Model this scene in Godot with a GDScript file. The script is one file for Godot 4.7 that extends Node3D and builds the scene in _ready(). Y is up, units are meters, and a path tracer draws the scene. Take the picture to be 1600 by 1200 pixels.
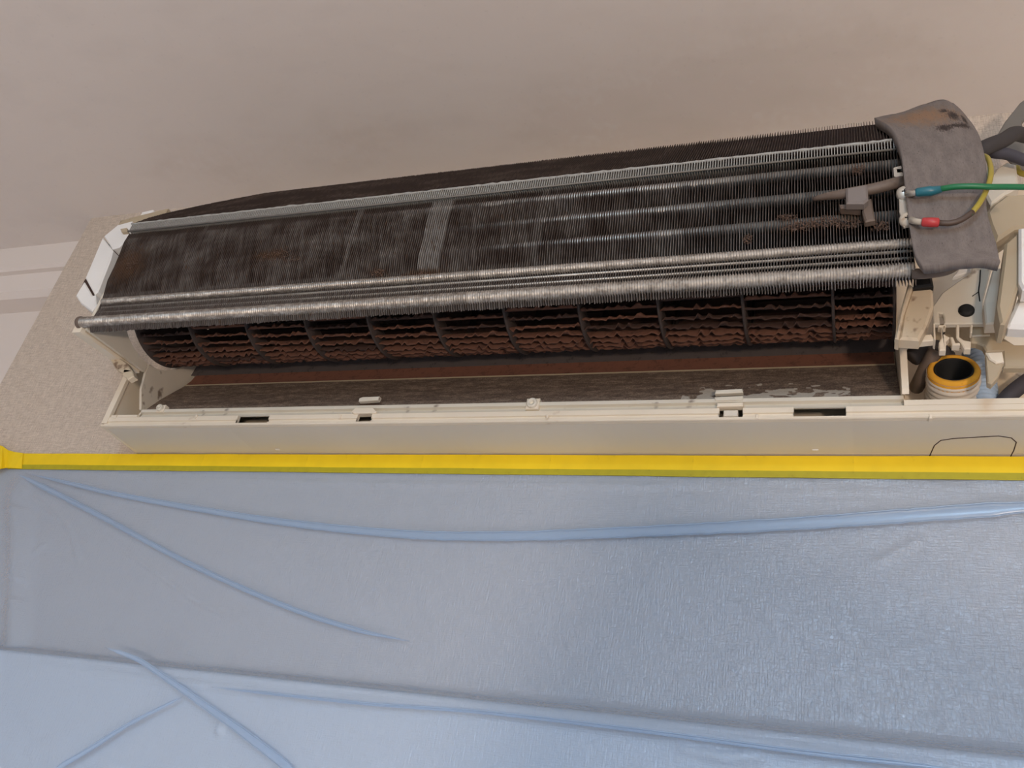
extends Node3D

const CY := 1.946                 # height of the lens above the floor
const CEIL := 2.6
const LENS := 1415.0              # focal length in pixels of the 1600 x 1200 frame
const AX := Vector3(0.935939, -0.024826, -0.351287)   # room axes seen by the lens
const AY := Vector3(0.170707, -0.840500, 0.514216)
const AZ := Vector3(-0.308023, -0.541242, -0.782419)
const XL := -0.597                # left and right end of the heat exchanger
const XR := 0.037
const ZF := 0.142                 # its front plane

var M := {}
var rng := RandomNumberGenerator.new()
var noise := FastNoiseLite.new()
var used := {}

# ---------------------------------------------------------------- helpers
func P(x: float, y: float, z: float) -> Vector3:
	return Vector3(x, y + CY, z)

func at(px: float, py: float, z: float) -> Vector3:      # point of the plane z seen at a place of the photograph
	var r := Vector3(px - 800.0, py - 600.0, LENS)
	var d := Vector3(r.dot(AX), r.dot(AY), r.dot(AZ))
	var t := (z - 0.6) / d.z
	return Vector3(d.x * t, d.y * t + CY, z)

func numbered(called: String) -> String:
	if not used.has(called):
		used[called] = 0
		return called
	used[called] += 1
	return "%s_%03d" % [called, used[called]]

func thing(called: String, label: String, category: String, where: Vector3, group := "") -> Node3D:
	var o := Node3D.new()
	o.name = numbered(called)
	add_child(o)
	o.position = where
	tag(o, label, category, group)
	return o

func tag(o: Node, label: String, category: String, group := "", kind := "") -> void:
	if label: o.set_meta("label", label)
	if category: o.set_meta("category", category)
	if group: o.set_meta("group", group)
	if kind: o.set_meta("kind", kind)

func origin_of(n: Node) -> Vector3:
	var p := Vector3.ZERO
	var c = n
	while c != self and c != null:
		p += c.position
		c = c.get_parent()
	return p

func obj(called: String, mesh: Mesh, mat: Material, parent: Node = self) -> MeshInstance3D:   # meshes are given in room coordinates
	var o := MeshInstance3D.new()
	o.mesh = mesh
	o.material_override = mat
	o.name = numbered(called) if parent == self else called
	o.cast_shadow = GeometryInstance3D.SHADOW_CASTING_SETTING_ON
	parent.add_child(o, true)
	if parent != self:
		o.position = -origin_of(parent)
	return o

func struct(called: String, mesh: Mesh, mat: Material, label: String, category: String) -> MeshInstance3D:
	var o := obj(called, mesh, mat)
	tag(o, label, category, "", "structure")
	return o

func st_new(flat := true) -> SurfaceTool:
	var st := SurfaceTool.new()
	st.begin(Mesh.PRIMITIVE_TRIANGLES)
	st.set_smooth_group(-1 if flat else 0)
	return st

func done(st: SurfaceTool) -> ArrayMesh:
	st.generate_normals()
	return st.commit()

func tri(st: SurfaceTool, a: Vector3, b: Vector3, c: Vector3, out: Vector3, ua := Vector2.ZERO, ub := Vector2.ZERO, uc := Vector2.ZERO) -> void:
	if (c - a).cross(b - a).dot(out) < 0.0:
		var t := b; b = c; c = t
		var u := ub; ub = uc; uc = u
	st.set_uv(ua); st.add_vertex(a)
	st.set_uv(ub); st.add_vertex(b)
	st.set_uv(uc); st.add_vertex(c)

func quad(st: SurfaceTool, a: Vector3, b: Vector3, c: Vector3, d: Vector3, out: Vector3, ua := Vector2.ZERO, ub := Vector2.ZERO, uc := Vector2.ZERO, ud := Vector2.ZERO) -> void:
	tri(st, a, b, c, out, ua, ub, uc)
	tri(st, a, c, d, out, ua, uc, ud)

func box(st: SurfaceTool, lo: Vector3, hi: Vector3) -> void:
	var p := []
	for i in 8:
		p.append(Vector3(hi.x if i & 1 else lo.x, hi.y if i & 2 else lo.y, hi.z if i & 4 else lo.z))
	quad(st, p[0], p[1], p[3], p[2], Vector3.FORWARD)
	quad(st, p[4], p[5], p[7], p[6], Vector3.BACK)
	quad(st, p[0], p[2], p[6], p[4], Vector3.LEFT)
	quad(st, p[1], p[3], p[7], p[5], Vector3.RIGHT)
	quad(st, p[0], p[1], p[5], p[4], Vector3.DOWN)
	quad(st, p[2], p[3], p[7], p[6], Vector3.UP)

func box_mesh(lo: Vector3, hi: Vector3) -> ArrayMesh:
	var st := st_new()
	box(st, lo, hi)
	return done(st)

func chamfer_box(st: SurfaceTool, lo: Vector3, hi: Vector3, c: float) -> void:
	prism(st, PackedVector2Array([Vector2(lo.x, lo.y), Vector2(hi.x, lo.y), Vector2(hi.x, hi.y), Vector2(lo.x, hi.y)]), hi.z, hi.z - lo.z, c)

func inset(poly: PackedVector2Array, c: float) -> PackedVector2Array:
	var n := poly.size()
	var s := 1.0 if not Geometry2D.is_polygon_clockwise(poly) else -1.0
	var res := PackedVector2Array()
	for i in n:
		var a := (poly[i] - poly[(i + n - 1) % n]).normalized()
		var b := (poly[(i + 1) % n] - poly[i]).normalized()
		var na := Vector2(-a.y, a.x) * s
		var nb := Vector2(-b.y, b.x) * s
		var m := na + nb
		if m.length() < 0.3:
			m = na
		m = m / maxf(m.length_squared() * 0.5, 0.35)
		res.append(poly[i] + m * c)
	return res

func prism(st: SurfaceTool, poly: PackedVector2Array, zf: float, depth: float, c := 0.0008) -> void:   # outline in the xy plane, extruded back from zf, front edges chamfered
	var n := poly.size()
	if not Geometry2D.is_polygon_clockwise(poly):
		pass
	var mid := Vector2.ZERO
	for p in poly: mid += p / n
	var front := inset(poly, c) if c > 0.0 else poly
	var ids := Geometry2D.triangulate_polygon(front)
	for k in range(0, ids.size(), 3):
		var a := front[ids[k]]; var b := front[ids[k + 1]]; var d := front[ids[k + 2]]
		tri(st, Vector3(a.x, a.y, zf), Vector3(b.x, b.y, zf), Vector3(d.x, d.y, zf), Vector3.BACK, a * 4.0, b * 4.0, d * 4.0)
	ids = Geometry2D.triangulate_polygon(poly)
	for k in range(0, ids.size(), 3):
		var a := poly[ids[k]]; var b := poly[ids[k + 1]]; var d := poly[ids[k + 2]]
		tri(st, Vector3(a.x, a.y, zf - depth), Vector3(b.x, b.y, zf - depth), Vector3(d.x, d.y, zf - depth), Vector3.FORWARD)
	var s := 1.0 if Geometry2D.is_polygon_clockwise(poly) else -1.0
	for i in n:
		var j := (i + 1) % n
		var e := poly[j] - poly[i]
		var o2 := Vector2(-e.y, e.x) * s
		var o := Vector3(o2.x, o2.y, 0.0)
		if c > 0.0:
			quad(st, Vector3(front[i].x, front[i].y, zf), Vector3(front[j].x, front[j].y, zf), Vector3(poly[j].x, poly[j].y, zf - c), Vector3(poly[i].x, poly[i].y, zf - c), o + Vector3(0, 0, e.length()))
		quad(st, Vector3(poly[i].x, poly[i].y, zf - c), Vector3(poly[j].x, poly[j].y, zf - c), Vector3(poly[j].x, poly[j].y, zf - depth), Vector3(poly[i].x, poly[i].y, zf - depth), o)

func outline(pts: Array, z: float) -> PackedVector2Array:      # pairs of photograph places -> outline in the plane z
	var r := PackedVector2Array()
	for p in pts:
		var v := at(p[0], p[1], z)
		r.append(Vector2(v.x, v.y))
	return r

func plate(pts: Array, z: float, depth: float, c := 0.0008) -> ArrayMesh:
	var st := st_new()
	prism(st, outline(pts, z), z, depth, c)
	return done(st)

func extrude_x(st: SurfaceTool, prof: Array, x0: float, x1: float, closed := true, segs := 1) -> void:  # prof: Vector2(y, z) outline, swept along x
	var n := prof.size()
	var poly := PackedVector2Array()
	for p in prof: poly.append(p)
	var s := 1.0 if Geometry2D.is_polygon_clockwise(poly) else -1.0
	var dist := 0.0
	for i in (n if closed else n - 1):
		var a: Vector2 = prof[i]; var b: Vector2 = prof[(i + 1) % n]
		var e := b - a
		var o := Vector3(0, -e.y * s, e.x * s)
		var d2 := dist + e.length()
		for k in segs:
			var xa := lerpf(x0, x1, float(k) / segs); var xb := lerpf(x0, x1, float(k + 1) / segs)
			quad(st, P(xa, a.x, a.y), P(xb, a.x, a.y), P(xb, b.x, b.y), P(xa, b.x, b.y), o, Vector2(float(k) / segs, dist), Vector2(float(k + 1) / segs, dist), Vector2(float(k + 1) / segs, d2), Vector2(float(k) / segs, d2))
		dist = d2
	if closed:
		var ids := Geometry2D.triangulate_polygon(poly)
		for q in range(0, ids.size(), 3):
			var a := poly[ids[q]]; var b := poly[ids[q + 1]]; var d := poly[ids[q + 2]]
			tri(st, P(x0, a.x, a.y), P(x0, b.x, b.y), P(x0, d.x, d.y), Vector3.LEFT)
			tri(st, P(x1, a.x, a.y), P(x1, b.x, b.y), P(x1, d.x, d.y), Vector3.RIGHT)

func tube(st: SurfaceTool, pts: Array, radii, segs := 10, caps := true) -> void:     # radii: one number or one for each point
	var n := pts.size()
	var rings := []
	var up := Vector3.UP
	for i in n:
		var t: Vector3 = (pts[mini(i + 1, n - 1)] - pts[maxi(i - 1, 0)]).normalized()
		if i == 0 and absf(t.dot(up)) > 0.9: up = Vector3.RIGHT
		var b := t.cross(up).normalized()
		up = b.cross(t).normalized()
		var r: float = radii if radii is float else radii[i]
		var ring := []
		for k in segs:
			var a := TAU * k / segs
			ring.append(pts[i] + (b * cos(a) + up * sin(a)) * r)
		rings.append(ring)
	for i in n - 1:
		for k in segs:
			var k2 := (k + 1) % segs
			var m: Vector3 = (rings[i][k] + rings[i + 1][k2]) * 0.5 - (pts[i] + pts[i + 1]) * 0.5
			quad(st, rings[i][k], rings[i][k2], rings[i + 1][k2], rings[i + 1][k], m, Vector2(float(k) / segs, i), Vector2(float(k + 1) / segs, i), Vector2(float(k + 1) / segs, i + 1), Vector2(float(k) / segs, i + 1))
	if caps:
		for e in [0, n - 1]:
			var o: Vector3 = (pts[e] - pts[1 if e == 0 else n - 2])
			for k in segs:
				tri(st, pts[e], rings[e][k], rings[e][(k + 1) % segs], o)

func tube_mesh(pts: Array, radii, segs := 10, caps := true) -> ArrayMesh:
	var st := st_new(false)
	tube(st, pts, radii, segs, caps)
	return done(st)

func smooth_path(pts: Array, step := 0.004) -> Array:
	var c := Curve3D.new()
	for i in pts.size():
		var t: Vector3 = (pts[mini(i + 1, pts.size() - 1)] - pts[maxi(i - 1, 0)]) / 6.0
		c.add_point(pts[i], -t, t)
	c.bake_interval = step
	return Array(c.get_baked_points())

func lathe(st: SurfaceTool, base: Vector3, axis: Vector3, prof: Array, segs := 24) -> void:   # prof: Vector2(radius, height along the axis)
	axis = axis.normalized()
	var u := axis.cross(Vector3.RIGHT if absf(axis.x) < 0.8 else Vector3.UP).normalized()
	var v := axis.cross(u)
	for i in prof.size() - 1:
		var a: Vector2 = prof[i]; var b: Vector2 = prof[i + 1]
		for k in segs:
			var d0 := u * cos(TAU * k / segs) + v * sin(TAU * k / segs)
			var d1 := u * cos(TAU * (k + 1) / segs) + v * sin(TAU * (k + 1) / segs)
			var o := (d0 + d1) * 0.5 * (b.y - a.y) - axis * (b.x - a.x)
			var q := [base + d0 * a.x + axis * a.y, base + d1 * a.x + axis * a.y, base + d1 * b.x + axis * b.y, base + d0 * b.x + axis * b.y]
			if a.x < 1e-6:
				tri(st, q[0], q[2], q[3], o)
			elif b.x < 1e-6:
				tri(st, q[0], q[1], q[2], o)
			else:
				quad(st, q[0], q[1], q[2], q[3], o)

func mat(c: Color, rough := 0.6, metal := 0.0, spec := 0.5) -> StandardMaterial3D:
	var m := StandardMaterial3D.new()
	m.albedo_color = c
	m.roughness = rough
	m.metallic = metal
	m.metallic_specular = spec
	return m

func rgb(r: float, g: float, b: float) -> Color:
	return Color(r / 255.0, g / 255.0, b / 255.0)

func image(w: int, h: int, f: Callable) -> Image:
	var im := Image.create(w, h, false, Image.FORMAT_RGB8)
	for y in h:
		for x in w:
			im.set_pixel(x, y, f.call(x, y))
	return im

func tex(im: Image) -> ImageTexture:
	return ImageTexture.create_from_image(im)

func n2(x: float, y: float) -> float:
	return noise.get_noise_2d(x, y)

func speckled(base: Color, dirt: Color, amount: float, scale: float, rough := 0.55, freq := 1.0) -> StandardMaterial3D:   # plastic with small dirt marks, triplanar
	var im := image(256, 256, func(x: int, y: int):
		var a := n2(x * 3.0 * freq + 700.0, y * 3.0 * freq)
		var b := n2(x * 0.7 * freq, y * 0.7 * freq + 300.0)
		var k := clampf((a * 0.6 + b * 0.8 - 0.55 + amount) * 4.0, 0.0, 1.0)
		return base.lerp(dirt, k * 0.85).lerp(base.darkened(0.12), clampf(b * 0.6 + 0.2, 0.0, 1.0) * 0.5))
	var m := mat(Color.WHITE, rough)
	m.albedo_texture = tex(im)
	m.uv1_triplanar = true
	m.uv1_world_triplanar = true
	m.uv1_scale = Vector3.ONE * scale
	return m

# ---------------------------------------------------------------- materials
func make_materials() -> void:
	noise.seed = 11
	noise.noise_type = FastNoiseLite.TYPE_SIMPLEX_SMOOTH
	noise.frequency = 0.02
	noise.fractal_octaves = 3
	# woven wallpaper: fine crossing threads
	var lin := image(512, 512, func(x: int, y: int):
		var h := n2(x * 1.5, y * 22.0) * 0.55 + n2(x * 9.0, y * 34.0 + 900.0) * 0.3
		var v := n2(x * 22.0 + 500.0, y * 1.5) * 0.55 + n2(x * 34.0, y * 9.0 + 400.0) * 0.3
		var g := clampf(0.5 + (h + v) * 0.55, 0.0, 1.0)
		return Color(g, g, g))
	var linen_albedo := image(512, 512, func(x: int, y: int):
		var g: float = lin.get_pixel(x, y).r
		return rgb(166, 152, 138).lerp(rgb(230, 215, 199), g))
	var bump := lin.duplicate()
	bump.convert(Image.FORMAT_RGBA8)
	bump.bump_map_to_normal_map(2.0)
	var bump_tex := tex(bump)
	var w := mat(Color.WHITE, 0.8, 0.0, 0.3)
	w.albedo_texture = tex(linen_albedo)
	w.normal_enabled = true
	w.normal_texture = bump_tex
	w.normal_scale = 0.8
	w.uv1_triplanar = true
	w.uv1_world_triplanar = true
	w.uv1_scale = Vector3.ONE * 4.0
	M.wallpaper = w
	# plastic film
	var f := mat(Color(0.68, 0.78, 0.89, 0.43), 0.25, 0.0, 0.5)
	f.transparency = BaseMaterial3D.TRANSPARENCY_ALPHA
	f.cull_mode = BaseMaterial3D.CULL_DISABLED
	f.normal_enabled = true
	f.normal_texture = bump_tex
	f.normal_scale = 0.7
	M.film = f
	# painted ceiling with brown dust smudges near the unit
	var smudge := [[1090, 165, 0.10], [1250, 105, 0.13], [920, 185, 0.09], [1180, 150, 0.08], [560, 225, 0.07], [330, 260, 0.08], [1000, 200, 0.07]]
	var sm := []
	for s in smudge:
		var r := Vector3(s[0] - 800.0, s[1] - 600.0, LENS)
		var d := Vector3(r.dot(AX), r.dot(AY), r.dot(AZ))
		var t := (CEIL - CY) / d.y
		sm.append(Vector3(d.x * t, 0.6 + d.z * t, s[2]))
	var cim := image(1024, 512, func(x: int, y: int):
		var wx := -1.0 + 1.6 * x / 1024.0
		var wz := 0.8 * y / 512.0
		var k := 0.0
		for q in sm:
			var dx: float = (wx - q.x) / q.z; var dz: float = (wz - q.y) / (q.z * 0.45)
			k += exp(-(dx * dx + dz * dz))
		var grain := n2(x * 6.0, y * 6.0 + 77.0)
		var patch := n2(x * 0.8, y * 1.6 + 50.0)
		k = clampf(k * (0.6 + patch * 0.5 + grain * 0.5), 0.0, 0.75)
		var fleck := 1.0 if n2(x * 11.0 + 40.0, y * 11.0) > 0.62 else 0.0
		return rgb(222, 213, 206).lerp(rgb(176, 146, 120), k * 0.10).darkened(maxf(patch, 0.0) * 0.02 + fleck * 0.02))
	var c := mat(Color.WHITE, 0.75, 0.0, 0.3)
	c.albedo_texture = tex(cim)
	var rough_im := image(256, 256, func(x: int, y: int):
		var g := 0.5 + n2(x * 5.0, y * 5.0) * 0.4
		return Color(g, g, g))
	rough_im.convert(Image.FORMAT_RGBA8)
	rough_im.bump_map_to_normal_map(1.5)
	c.normal_enabled = true
	c.normal_texture = tex(rough_im)
	c.normal_scale = 0.1
	M.ceiling = c
	M.paint = mat(rgb(226, 216, 208), 0.7)
	M.room = mat(rgb(226, 218, 210), 0.85)
	M.floor = mat(rgb(196, 186, 174), 0.5)
	M.board = mat(rgb(210, 210, 210), 0.5)
	M.cream = speckled(rgb(228, 216, 196), rgb(120, 86, 62), -0.16, 3.0)
	M.cream_bottom = speckled(rgb(216, 208, 194), rgb(150, 118, 88), -0.26, 2.0, 0.45, 0.6)
	M.cream_dirty = speckled(rgb(205, 188, 162), rgb(92, 66, 50), 0.1, 6.0)
	M.cream_worn = speckled(rgb(214, 206, 190), rgb(72, 56, 46), -0.02, 5.0)
	M.white = speckled(rgb(232, 230, 226), rgb(150, 125, 100), -0.25, 3.0)
	M.aged = speckled(rgb(176, 160, 134), rgb(124, 104, 80), 0.0, 4.0)
	M.fan = speckled(rgb(62, 42, 34), rgb(34, 25, 22), 0.2, 9.0, 0.95, 2.0)
	M.fan_dust = speckled(rgb(98, 65, 50), rgb(62, 42, 34), 0.25, 8.0, 1.0, 2.5)
	M.fan_disc = mat(rgb(58, 48, 44), 0.8)
	M.brown_dust = speckled(rgb(122, 78, 60), rgb(78, 50, 40), 0.28, 8.0, 1.0, 3.0)
	M.grey_dust = speckled(rgb(84, 76, 74), rgb(52, 46, 46), 0.2, 8.0, 1.0, 3.0)
	M.fuzz = speckled(rgb(96, 76, 64), rgb(58, 45, 39), 0.25, 12.0, 1.0, 3.0)
	M.alu = speckled(rgb(196, 190, 182), rgb(112, 100, 90), 0.0, 7.0, 0.43, 1.6)
	M.alu.metallic = 0.8
	# outer tubes: patches of caked grey grime, many at the left end and few at the right
	var gim := image(32, 1024, func(x: int, y: int):
		var t := y / 1024.0
		var a := n2(x * 6.0 + 300.0, y * 2.2) * 0.7 + n2(x * 14.0, y * 9.0 + 80.0) * 0.6
		var cover := 0.25 if t < 0.55 else -0.1
		if t > 0.8: cover = -0.25
		var k := clampf((a + cover) * 1.6 + 0.35, 0.0, 1.0)
		return rgb(186, 180, 172).lerp(rgb(128, 121, 113), k * 0.75))
	M.alu_grimy = mat(Color.WHITE, 0.45, 0.72)
	M.alu_grimy.albedo_texture = tex(gim)
	M.alu_grimy.uv1_scale = Vector3(1.0, 1.0 / 1404.0, 1.0)
	M.alu_dull = mat(rgb(172, 168, 160), 0.45, 0.6)
	M.strip = speckled(rgb(158, 157, 152), rgb(84, 74, 66), 0.14, 9.0, 0.45, 2.0)
	M.copper = speckled(rgb(104, 90, 80), rgb(74, 62, 56), 0.15, 10.0, 0.5)
	M.steel = mat(rgb(200, 196, 186), 0.35, 0.7)
	M.rust_steel = speckled(rgb(190, 180, 164), rgb(130, 90, 58), 0.1, 14.0, 0.45)
	M.black = mat(rgb(9, 9, 9), 0.7)
	M.hose = mat(rgb(58, 54, 54), 0.8)
	M.hose_blue = mat(rgb(64, 62, 70), 0.75)
	M.grey_plate = mat(rgb(112, 108, 102), 0.6)
	M.green = mat(rgb(22, 106, 64), 0.4)
	M.yellow_wire = mat(rgb(160, 144, 56), 0.45)
	M.brown_wire = mat(rgb(74, 58, 48), 0.5)
	M.blue_sleeve = mat(rgb(30, 98, 112), 0.35)
	M.red_sleeve = mat(rgb(176, 54, 56), 0.4)
	M.tape = speckled(rgb(240, 204, 14), rgb(214, 176, 10), -0.05, 9.0, 0.6)
	M.tape_band = speckled(rgb(176, 164, 22), rgb(150, 140, 22), 0.0, 14.0, 0.55, 2.0)
	M.wrap = speckled(rgb(222, 212, 198), rgb(150, 126, 106), -0.05, 10.0, 0.8, 2.0)
	M.foam_yellow = speckled(rgb(226, 164, 50), rgb(180, 112, 28), 0.0, 14.0, 0.9, 2.0)
	M.drain_blue = mat(rgb(164, 184, 206), 0.6)
	M.sensor = mat(rgb(120, 112, 108), 0.45)
	# fins: grey aluminium clogged with brown dust, cleaner stripes where dust came away
	var streaks := []
	for s in [[688, 350, 0.009, 1.0], [556, 370, 0.0025, 0.7], [850, 330, 0.003, 0.6], [1000, 330, 0.0022, 0.35], [310, 400, 0.002, 0.4], [420, 390, 0.0018, 0.35]]:
		streaks.append([at(s[0], s[1], ZF).x, s[2], s[3]])
	var blots := []
	for s in [[430, 398, 0.018, 0.006], [590, 424, 0.008, 0.004], [205, 415, 0.02, 0.02], [660, 425, 0.02, 0.004], [1260, 350, 0.025, 0.008], [1320, 345, 0.02, 0.01], [1340, 262, 0.008, 0.008]]:
		var p := at(s[0], s[1], ZF)
		blots.append([p.x, p.y - CY, s[2], s[3]])
	var fim := image(1400, 120, func(x: int, y: int):
		var lines := n2(x * 5.0 + y * 2.0, y * 0.5 + 77.0)
		var wx := XL + (XR - XL) * x / 1400.0
		var wy := 0.366 + 0.122 * y / 120.0
		var big := n2(x * 0.55 + 40.0, y * 1.6)
		var fine := n2(x * 9.0, y * 3.0 + 500.0)
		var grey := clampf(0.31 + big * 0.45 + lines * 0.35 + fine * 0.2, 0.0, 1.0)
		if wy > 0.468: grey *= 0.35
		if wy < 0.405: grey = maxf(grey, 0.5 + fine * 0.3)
		for s in streaks:
			var d: float = absf(wx - s[0] - (wy - 0.43) * 0.02) / s[1]
			if d < 1.0 and wy > 0.405: grey = maxf(grey, s[2] * (0.9 + fine * 0.4))
		var col := rgb(68, 56, 50).lerp(rgb(152, 148, 144), clampf(grey, 0.0, 1.0))
		for b in blots:
			var dx: float = (wx - b[0]) / b[2]; var dy: float = (wy - b[1]) / b[3]
			var k := clampf(exp(-dx * dx - dy * dy) * 1.6 + n2(x * 8.0, y * 8.0) * 0.8 - 0.35, 0.0, 1.0)
			col = col.lerp(rgb(104, 78, 60), k * 0.85)
		return col)
	var fm := mat(Color.WHITE, 0.5, 0.3)
	fm.albedo_texture = tex(fim)
	M.fins = fm
	var uim := image(1024, 64, func(x: int, y: int):
		var big := n2(x * 0.5 + 900.0, y * 2.0)
		var fine := n2(x * 10.0, y * 5.0 + 200.0)
		return rgb(56, 43, 37).lerp(rgb(112, 98, 88), clampf(0.12 + big * 0.7 + fine * 0.5, 0.0, 1.0)))
	var um := mat(Color.WHITE, 0.8, 0.1)
	um.albedo_texture = tex(uim)
	M.fins_top = um
	# outlet tray: cream plastic under streaks of grey-brown mould, wiped smears at the right
	var tim := image(1400, 96, func(x: int, y: int):
		var v := y / 96.0                                   # 0 at the lip, 1 at the bend
		var u := x / 1400.0
		var a := n2(x * 2.6, y * 9.0) * 0.6 + n2(x * 0.6, y * 4.0 + 300.0) * 0.6
		var fine := n2(x * 14.0, y * 22.0)
		var k := clampf(0.78 + a * 0.5 + fine * 0.45 - maxf(0.0, 0.22 - v) * 1.6, 0.0, 1.0)
		var col := rgb(190, 168, 146).lerp(rgb(88, 72, 62), k)
		var sx := (u - 0.86) / 0.09
		var wave := n2(x * 1.1 + 30.0, y * 2.4 + 900.0)
		if v < 0.22 + wave * 0.5 and absf(sx) < 1.0 and wave > -0.12:
			col = col.lerp(rgb(206, 198, 184), 0.75)
		return col)
	var tm := mat(Color.WHITE, 0.75)
	tm.albedo_texture = tex(tim)
	M.tray = tm
	# grey foam with a rusty damp stain and torn dark spots near its top
	var foim := image(384, 512, func(x: int, y: int):
		var u := x / 384.0; var v := y / 512.0
		var g := n2(x * 5.0, y * 5.0)
		var col := rgb(122, 113, 108).lerp(rgb(104, 96, 92), clampf(0.5 + g * 0.4 + n2(x * 0.8, y * 0.8) * 0.6, 0.0, 1.0))
		var dx := (u - 0.44) / 0.42; var dy := (v - (0.115 + u * 0.02)) / 0.075
		var k := clampf(exp(-dx * dx - dy * dy) * 1.3 + n2(x * 2.0, y * 2.0) * 0.45 - 0.25, 0.0, 1.0)
		col = col.lerp(rgb(136, 104, 78), k * 0.85)
		for s in [[0.73, 0.14, 0.07, 0.034], [0.80, 0.20, 0.10, 0.015], [0.57, 0.215, 0.08, 0.022], [0.66, 0.10, 0.05, 0.016], [0.69, 0.205, 0.09, 0.010], [0.86, 0.16, 0.04, 0.03]]:
			var ex: float = (u - s[0]) / s[2]; var ey: float = (v - s[1]) / s[3]
			var e := clampf(exp(-ex * ex - ey * ey) * 1.5 + n2(x * 6.0, y * 6.0 + 60.0) * 0.7 - 0.35, 0.0, 1.0)
			col = col.lerp(rgb(44, 34, 30), e)
		return col)
	var fo := mat(Color.WHITE, 0.9)
	fo.albedo_texture = tex(foim)
	M.foam = fo

# ---------------------------------------------------------------- room
func build_room() -> void:
	struct("wall_back", box_mesh(Vector3(-0.868, 0, -0.16), Vector3(2.0, CEIL, 0)), M.wallpaper, "beige woven wallpaper wall behind the air conditioner", "wall")
	struct("wall_rear", box_mesh(Vector3(-2.4, 0, -0.16), Vector3(-0.868, CEIL, -0.085)), M.paint, "pale wall set back left of the wallpapered wall", "wall")
	struct("wall_left", box_mesh(Vector3(-2.5, 0, -0.16), Vector3(-2.4, CEIL, 2.9)), M.room, "plain left wall of the room", "wall")
	struct("wall_right", box_mesh(Vector3(2.0, 0, -0.16), Vector3(2.1, CEIL, 2.9)), M.room, "plain right wall of the room", "wall")
	# wall opposite with a window opening
	var st := st_new()
	var zf := 2.8
	box(st, Vector3(-2.5, 0, zf), Vector3(-0.9, CEIL, zf + 0.1))
	box(st, Vector3(1.2, 0, zf), Vector3(2.1, CEIL, zf + 0.1))
	box(st, Vector3(-0.9, 0, zf), Vector3(1.2, 0.2, zf + 0.1))
	box(st, Vector3(-0.9, 2.3, zf), Vector3(1.2, CEIL, zf + 0.1))
	struct("wall_front", done(st), M.room, "room wall opposite the air conditioner with a window opening", "wall")
	struct("floor", box_mesh(Vector3(-2.5, -0.1, -0.16), Vector3(2.1, 0, 2.9)), M.floor, "brown floor of the room", "floor")
	st = st_new()
	box(st, Vector3(-2.5, CEIL + 0.004, -0.16), Vector3(2.1, CEIL + 0.1, 2.9))
	# painted face: uv covers x -1 .. 0.6, z 0 .. 0.8
	var uv := func(x, z): return Vector2((x + 1.0) / 1.6, z / 0.8)
	for q in [[-2.5, -0.16, 2.1, 2.9]]:
		quad(st, Vector3(q[0], CEIL, q[1]), Vector3(q[2], CEIL, q[1]), Vector3(q[2], CEIL, q[3]), Vector3(q[0], CEIL, q[3]), Vector3.DOWN, uv.call(q[0], q[1]), uv.call(q[2], q[1]), uv.call(q[2], q[3]), uv.call(q[0], q[3]))
	struct("ceiling", done(st), M.ceiling, "off-white painted ceiling with brown dust smudges", "ceiling")
	# stepped cornice on the set-back wall
	st = st_new()
	extrude_x(st, [Vector2(0.654, -0.085), Vector2(0.654, -0.036), Vector2(0.619, -0.036), Vector2(0.616, -0.040), Vector2(0.616, -0.085)], -2.4, -0.868)
	struct("trim_1", done(st), M.paint, "upper pale step of the cornice under the ceiling", "cornice")
	st = st_new()
	extrude_x(st, [Vector2(0.616, -0.085), Vector2(0.616, -0.047), Vector2(0.590, -0.050), Vector2(0.584, -0.058), Vector2(0.584, -0.085)], -2.4, -0.868)
	struct("trim_2", done(st), M.paint, "lower pale step of the cornice on the set-back wall", "cornice")
	# casing board behind the lower film
	st = st_new()
	extrude_x(st, [Vector2(-0.5, 0.0), Vector2(-0.5, 0.030), Vector2(0.1255, 0.030), Vector2(0.1275, 0.028), Vector2(0.1275, 0.0)], -0.868, 1.2)
	struct("trim_3", done(st), M.board, "white casing board behind the lower part of the plastic film", "board")
	# window frame and pane far behind the lens
	var win := Node3D.new()
	win.name = "window_1"
	add_child(win)
	win.position = Vector3(0.15, 0.2, zf)
	tag(win, "plain window in the wall opposite", "window", "", "structure")
	st = st_new()
	for b in [[-0.9, 0.2, -0.84, 2.3], [1.14, 0.2, 1.2, 2.3], [-0.84, 0.2, 1.14, 0.26], [-0.84, 2.24, 1.14, 2.3], [0.12, 0.26, 0.18, 2.24]]:
		box(st, Vector3(b[0], b[1], zf + 0.02), Vector3(b[2], b[3], zf + 0.07))
	obj("window_frame", done(st), M.board, win)

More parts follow.
